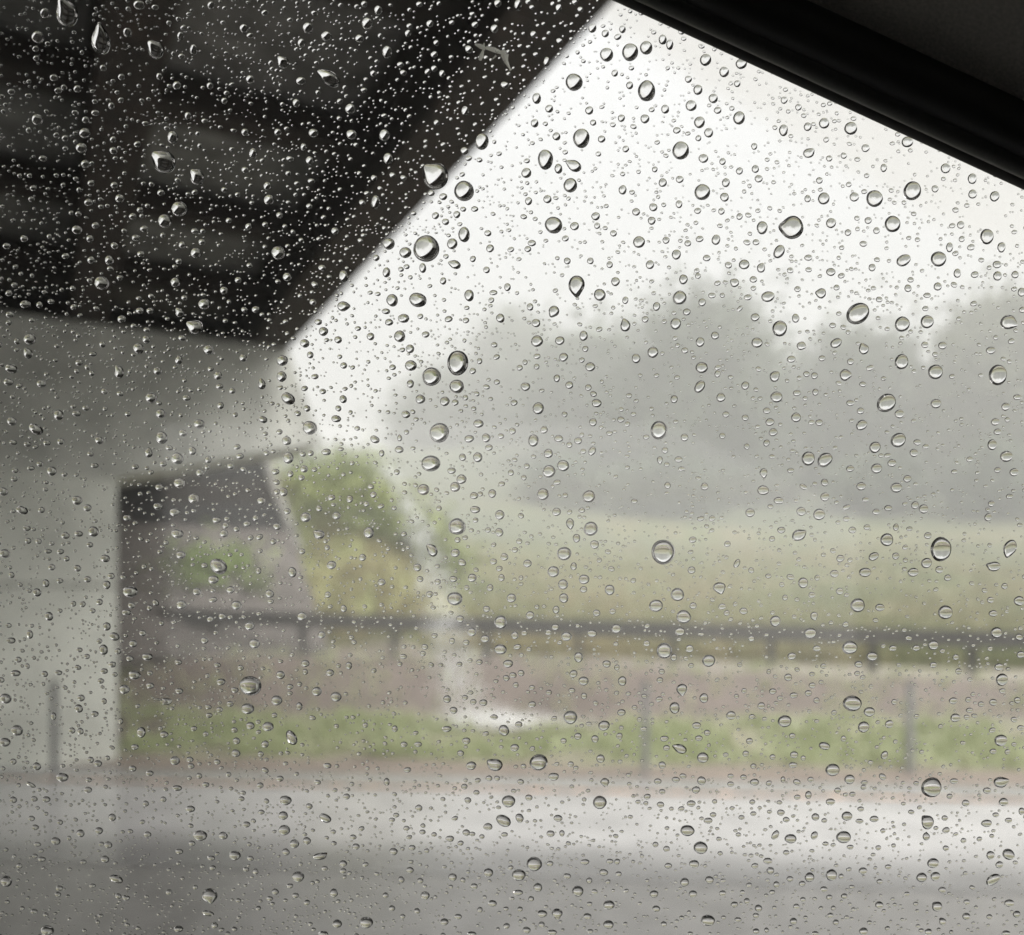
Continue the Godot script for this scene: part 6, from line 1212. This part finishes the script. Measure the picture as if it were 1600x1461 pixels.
# ---------------------------------------------------------------- ground, road, rail, posts, water
func ground() -> void:
	var us := steps(-260, -60, 40) + steps(-60, -14, 3) + steps(-14, 14, 0.35) + steps(14, 60, 3) + steps(60, 300, 40)
	var vs := steps(-60, -6, 9) + steps(-6, 8.8, 2.4) + steps(8.8, 19, 0.16) + steps(19, 40, 0.7) + steps(40, 130, 3) + steps(130, 400, 50)
	var paint := func(u: float, v: float, p: Vector3) -> Color:
		var n := lumps.get_noise_2d(p.x * 5.0, p.z * 5.0)
		var m := lumps.get_noise_2d(p.x * 22.0, p.z * 22.0)
		var dirt := Color(0.25, 0.205, 0.17)
		var green := Color(0.30, 0.33, 0.19)
		var bank := Color(0.19, 0.157, 0.135)
		var gravel := Color(0.34, 0.31, 0.26)
		var field := Color(0.125, 0.15, 0.045).lerp(Color(0.215, 0.185, 0.085), clampf(0.45 + 1.3 * n, 0, 1))
		var c := dirt
		c = c.lerp(green, smoothstep(9.6, 10.3, v + 0.3 * m + 0.35 * n))
		c = c.lerp(dirt, 0.75 * smoothstep(0.05, 0.35, lumps.get_noise_2d(p.x * 13.0 + 40.0, p.z * 20.0)) * smoothstep(9.6, 10.3, v))
		c = c.lerp(bank, smoothstep(11.0, 12.1, v + 0.8 * n + 0.3 * m))
		c = c.lerp(gravel, smoothstep(13.25, 13.5, v) * smoothstep(-1.5, 2.5, u))
		field = field.lerp(Color(0.10, 0.12, 0.055), smoothstep(52.0, 72.0, v + 22.0 * lumps.get_noise_2d(p.x * 1.5, p.z * 1.5)))
		c = c.lerp(field, smoothstep(15.0, 15.6, v))
		var l: Vector3 = bridge_frame.affine_inverse() * p
		if l.z > 8.0 and v > 15.9: c = c.lerp(Color(0.25, 0.28, 0.10).lerp(Color(0.36, 0.34, 0.15), clampf(0.4 + n + 0.5 * m, 0, 1)), smoothstep(-8.0, -5.0, l.x))
		if l.z > 8.0: c = c.lerp(bank, smoothstep(-0.9, -0.2, l.x))
		return c * (1.0 + 0.25 * m)
	sheet(us, vs, ground_height, paint, mats.ground, "ground", "rough ground rising from roadside dirt over a green verge and brown bank to the hillside")
	var flat := func(y: float) -> Callable: return func(_x: float, _d: float) -> float: return y
	var white := func(_u: float, _v: float, _p: Vector3) -> Color: return Color(1, 1, 1)
	var lane := func(u: float, v: float, p: Vector3) -> Color:  # colour bands brighten the lane's middle in place of sky reflected on water
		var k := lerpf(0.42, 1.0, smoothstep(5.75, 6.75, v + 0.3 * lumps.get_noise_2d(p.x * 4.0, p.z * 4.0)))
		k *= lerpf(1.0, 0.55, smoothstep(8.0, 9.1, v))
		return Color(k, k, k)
	sheet(steps(-90, 90, 6) + PackedFloat32Array([90]), PackedFloat32Array([-30, -10, 0, 3, 7.0]), flat.call(0.0), white, mats.asphalt, "road", "dark wet asphalt lane nearest the car")
	sheet(steps(-90, -12, 6) + steps(-12, 12, 0.6) + steps(12, 90, 6) + PackedFloat32Array([90]), PackedFloat32Array([5.6, 5.9, 6.15, 6.4, 6.65, 6.9, 7.4, 7.9, 8.3, 8.7, 9.1]), flat.call(0.005), lane, mats.wet_lane, "wet_lane", "pale lane on the far side of the road, wet film with sky sheen in its colour")
	sheet(steps(-90, 90, 6) + PackedFloat32Array([90]), PackedFloat32Array([8.32, 8.45]), flat.call(0.010), white, mats.edge_line, "edge_line", "faded orange edge line along the far side of the road")
	# puddle in the hollow
	var st := begin()
	for i in 40:
		var f := func(k: int) -> Vector3:
			var a := TAU * k / 40
			var r := 1.0 + 0.12 * sin(3 * a + 1.0) + 0.07 * sin(5 * a)
			return Vector3(-0.05 + 0.95 * r * cos(a), 0.235, -11.75 + 0.68 * r * sin(a))
		tri(st, Vector3(-0.05, 0.235, -11.75), f.call(i), f.call(i + 1), Vector3.UP)
	tag(put("puddle", st.commit(), mats.puddle), "pale puddle on the verge where the falling water lands", "puddle", "", "structure")


func rail() -> void:
	rng.seed = 12
	var t := thing("guard_rail", "long dark weathered timber guard rail on posts along the top of the bank", "guard rail", Transform3D())
	var top := func(u: float) -> float: return 1.385 - 0.0262 * u
	var v := 13.95
	var u := -14.0
	var k := 0
	while u < 26.0:
		var e := u + 3.0
		var st := begin()
		var a := road_point(u + 0.006, v, top.call(u))
		var b := road_point(e - 0.006, v, top.call(e))
		var up := Vector3(0, rng.randf_range(0.235, 0.25), 0)
		var w := (road_point(0, 1) - road_point(0, 0)) * 0.09
		prism(st, [a - up / 2 - w / 2, a + up / 2 - w / 2 + w * 0.12, a + up / 2 + w / 2 - w * 0.12, a - up / 2 + w / 2], b - a)
		put("rail_beam", st.commit(), [mats.timber_a, mats.timber_b][k % 2], t)
		u = e
		k += 1
	u = -13.4
	while u < 26.0:
		var p := road_point(u + rng.randf_range(-0.06, 0.06), v + 0.11)
		var g := ground_height(p.x, -p.z)
		var h: float = top.call(u) + 0.06 - g
		put("post", block(Vector3(-0.05, -0.3, -0.05), Vector3(0.05, h, 0.05), 0.012), mats.timber_b, t, Transform3D(Basis(Vector3.UP, -road_yaw + rng.randf_range(-0.08, 0.08)), Vector3(p.x, g, p.z)))
		u += 1.42


func marker_posts() -> void:
	var list := [
		[-4.66, 9.45, 0.95, "slim grey marker post standing before the pale pier wall"],
		[1.34, 9.32, 0.94, "slim grey marker post on the verge below the middle of the guard rail"],
		[3.98, 9.28, 0.92, "slim grey marker post on the verge nearest the right edge of the photo"],
	]
	for e in list:
		var g := ground_height(e[0], e[1])
		var t := thing("marker_post", e[3], "post", Transform3D(Basis(), Vector3(e[0], g - 0.02, -e[1])), "slim posts along the verge")
		put("shaft", block(Vector3(-0.032, -0.15, -0.025), Vector3(0.032, e[2], 0.025), 0.01), mats.post, t)
		put("post_cap", block(Vector3(-0.036, e[2] + 0.002, -0.029), Vector3(0.036, e[2] + 0.03, 0.029), 0.01), mats.timber_b, t)


func falling_water() -> void:
	rng.seed = 27
	var drop := SphereMesh.new()
	drop.radius = 0.5
	drop.height = 1.0
	drop.radial_segments = 6
	drop.rings = 4
	var places := []
	# a spout at the end of the pier cap throws the water outwards; it falls to the puddle on the verge
	var from := Vector3(-1.72, 3.5, -11.3)
	var to := Vector3(-0.55, 0.25, -11.7)
	for i in 1150:
		var f := pow(rng.randf(), 0.75)
		var p := Vector3(lerpf(from.x, to.x, pow(f, 0.55)), lerpf(from.y, to.y, f), lerpf(from.z, to.z, f))
		var strand := i % 11
		var spread := 0.35 + 0.65 * f
		p += Vector3(sin(strand * 2.4) * 0.17, 0.0, cos(strand * 1.7) * 0.14) * spread
		p += Vector3(rng.randfn(), 0.6 * rng.randfn(), rng.randfn()) * (0.05 + 0.11 * f)
		if p.y < 0.24: p.y = 0.24 + rng.randf() * 0.1
		var s := rng.randf_range(0.008, 0.022)
		places.append(Transform3D(Basis.from_scale(Vector3(s, s * rng.randf_range(2.0, 7.0), s)), p))
	for i in 1500:
		var a := rng.randf() * TAU
		var r := absf(rng.randfn()) * 0.5
		var p := Vector3(-0.12 + cos(a) * r * 1.5, 0.245 + absf(rng.randfn()) * 0.09 * exp(-r), -11.7 + sin(a) * r * 0.7)
		var s := rng.randf_range(0.008, 0.022)
		places.append(Transform3D(Basis.from_scale(Vector3.ONE * s), p))
	tag(scatter("falling_water", drop, mats.spray, places, []), "white spray of water falling from the bridge end to a splash on the verge", "water", "", "stuff")


# ---------------------------------------------------------------- materials
func materials() -> void:
	var fine := noise_tex(0.05, 0.72, 1.0, 5)
	var coarse := noise_tex(0.012, 0.6, 1.0, 5, false, 2)
	var grain := noise_tex(0.02, 0.3, 1.0, 5, false, 3)
	var bumps := noise_tex(0.06, 0, 1, 5, true, 4)
	var ripples := noise_tex(0.015, 0, 1, 4, true, 5)
	var w := StandardMaterial3D.new()
	w.resource_name = "water"
	w.albedo_color = Color(1, 1, 1, 0.0)
	w.transparency = BaseMaterial3D.TRANSPARENCY_ALPHA
	w.roughness = 0.0
	w.refraction_enabled = true
	w.refraction_scale = 0.033
	mats.water = w
	var pane := StandardMaterial3D.new()
	pane.resource_name = "pane"
	pane.albedo_color = Color(0.8, 0.82, 0.8, 0.012)
	pane.transparency = BaseMaterial3D.TRANSPARENCY_ALPHA
	pane.roughness = 0.02
	mats.pane = pane
	var sp := matte("spray", lin(0.85, 0.87, 0.88, 0.42), 0.5)
	sp.transparency = BaseMaterial3D.TRANSPARENCY_ALPHA
	sp.backlight_enabled = true
	sp.backlight = Color(0.8, 0.8, 0.8)
	var sm := matte("smear", lin(0.9, 0.91, 0.87, 0.9), 0.7)
	sm.transparency = BaseMaterial3D.TRANSPARENCY_ALPHA
	sm.backlight_enabled = true
	sm.backlight = Color(1.0, 1.0, 0.97)
	matte("rubber", lin(0.012, 0.012, 0.012), 0.75)
	matte("trim", lin(0.05, 0.05, 0.048), 0.55, fine, 40.0)
	matte("paint", lin(0.012, 0.012, 0.013), 0.45)
	matte("headliner", lin(0.7, 0.67, 0.62), 0.95, noise_tex(0.12, 0.6, 1.0, 3, false, 8), 25.0)
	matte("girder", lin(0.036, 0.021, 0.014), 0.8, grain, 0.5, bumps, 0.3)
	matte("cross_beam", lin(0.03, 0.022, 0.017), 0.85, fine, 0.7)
	matte("panel_a", lin(0.36, 0.36, 0.34), 0.85, coarse, 0.35, bumps, 0.3)
	matte("panel_b", lin(0.31, 0.31, 0.29), 0.85, coarse, 0.35, bumps, 0.3)
	matte("panel_c", lin(0.26, 0.255, 0.24), 0.85, coarse, 0.35, bumps, 0.3)
	matte("concrete", lin(0.42, 0.41, 0.38), 0.8, coarse, 0.4, bumps, 0.3)
	matte("pier", lin(0.70, 0.715, 0.65), 0.8, noise_tex(0.008, 0.8, 1.0, 5, false, 12), 0.25, bumps, 0.25)
	matte("cap", lin(0.64, 0.65, 0.60), 0.85, noise_tex(0.01, 0.72, 1.0, 5, false, 13), 0.3, bumps, 0.3)
	matte("abutment", lin(0.028, 0.027, 0.027), 0.85, coarse, 0.3, bumps, 0.3)  # near-black concrete: the shade under the deck is put into the colour
	matte("slope_a", lin(0.19, 0.168, 0.15), 0.85, grain, 0.5)
	matte("slope_b", lin(0.23, 0.205, 0.185), 0.85, grain, 0.5)
	matte("bark", lin(0.07, 0.055, 0.045), 0.9)
	var lf := matte("leaf", Color.WHITE, 0.6)
	lf.vertex_color_use_as_albedo = true
	lf.backlight_enabled = true
	lf.backlight = Color(0.5, 0.5, 0.5)
	var gr := matte("ground", Color.WHITE, 0.8, noise_tex(0.03, 0.6, 1.0, 5, false, 6), 0.6)
	gr.vertex_color_use_as_albedo = true
	matte("asphalt", lin(0.19, 0.186, 0.182), 0.28, noise_tex(0.02, 0.82, 1.0, 6, false, 7), 0.35, bumps, 0.12)
	matte("wet_lane", lin(0.44, 0.438, 0.438), 0.22, noise_tex(0.012, 0.86, 1.0, 5, false, 21), 0.25, ripples, 0.03)  # pale base colour carries the sheen of sky on the water film
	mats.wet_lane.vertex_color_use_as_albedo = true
	matte("edge_line", lin(0.55, 0.30, 0.16), 0.4, grain, 0.5)
	matte("puddle", lin(0.30, 0.29, 0.26), 0.05, null, 1.0, ripples, 0.05)
	matte("timber_a", lin(0.105, 0.098, 0.09), 0.8, grain, 0.8, bumps, 0.3)
	matte("timber_b", lin(0.14, 0.13, 0.118), 0.8, grain, 0.8, bumps, 0.3)
	matte("post", lin(0.27, 0.272, 0.27), 0.6, fine, 2.0)


func _ready() -> void:
	var cam := Camera3D.new()
	cam.name = "camera"
	add_child(cam)
	var lens := CameraAttributesPhysical.new()
	lens.frustum_near = 0.01
	lens.frustum_far = 900.0
	lens.frustum_focal_length = 5.1
	lens.exposure_aperture = 1.75
	lens.frustum_focus_distance = 0.197
	cam.attributes = lens
	cam.projection = Camera3D.PROJECTION_FRUSTUM
	cam.near = 0.01
	cam.far = 900.0
	cam.size = 0.01 * 2.0 * 730.5 / 1450.0
	cam.frustum_offset = Vector2(0, 0.01 * 229.5 / 1450.0)
	cam.position = Vector3(0, EYE, 0)
	cam.current = true

	var around := WorldEnvironment.new()
	around.name = "world"
	var env := Environment.new()
	var sky := Sky.new()
	var dome := ProceduralSkyMaterial.new()   # an overcast sky: brightest overhead, a third of that at the horizon
	dome.sky_top_color = lin(0.965, 0.98, 1.012)
	dome.sky_horizon_color = lin(0.352, 0.362, 0.376)
	dome.sky_curve = 0.6
	dome.ground_bottom_color = lin(0.12, 0.12, 0.11)
	dome.ground_horizon_color = lin(0.34, 0.345, 0.35)
	dome.sun_angle_max = 1.0
	sky.sky_material = dome
	env.background_mode = Environment.BG_SKY
	env.sky = sky
	env.background_energy_multiplier = 0.20
	env.tonemap_mode = Environment.TONE_MAPPER_LINEAR
	env.tonemap_exposure = 8.9
	env.fog_enabled = true
	env.fog_density = 0.0088
	env.fog_light_color = Color(0.995, 1.0, 0.985)
	env.sdfgi_enabled = true
	env.ssao_enabled = true
	env.ssil_enabled = true
	around.environment = env
	add_child(around)
	var sun := DirectionalLight3D.new()
	sun.name = "overcast_sun"
	sun.light_color = Color(1.0, 0.99, 0.975)
	sun.light_energy = 0.5
	sun.light_angular_distance = 80.0
	sun.shadow_enabled = true
	sun.rotation_degrees = Vector3(-54, 53, 0)
	add_child(sun)

	lumps.seed = 11
	lumps.frequency = 0.05
	materials()
	ground()
	bridge()
	plants()
	grass()
	rail()
	marker_posts()
	falling_water()
	car()
	glass_marks()
	raindrops()
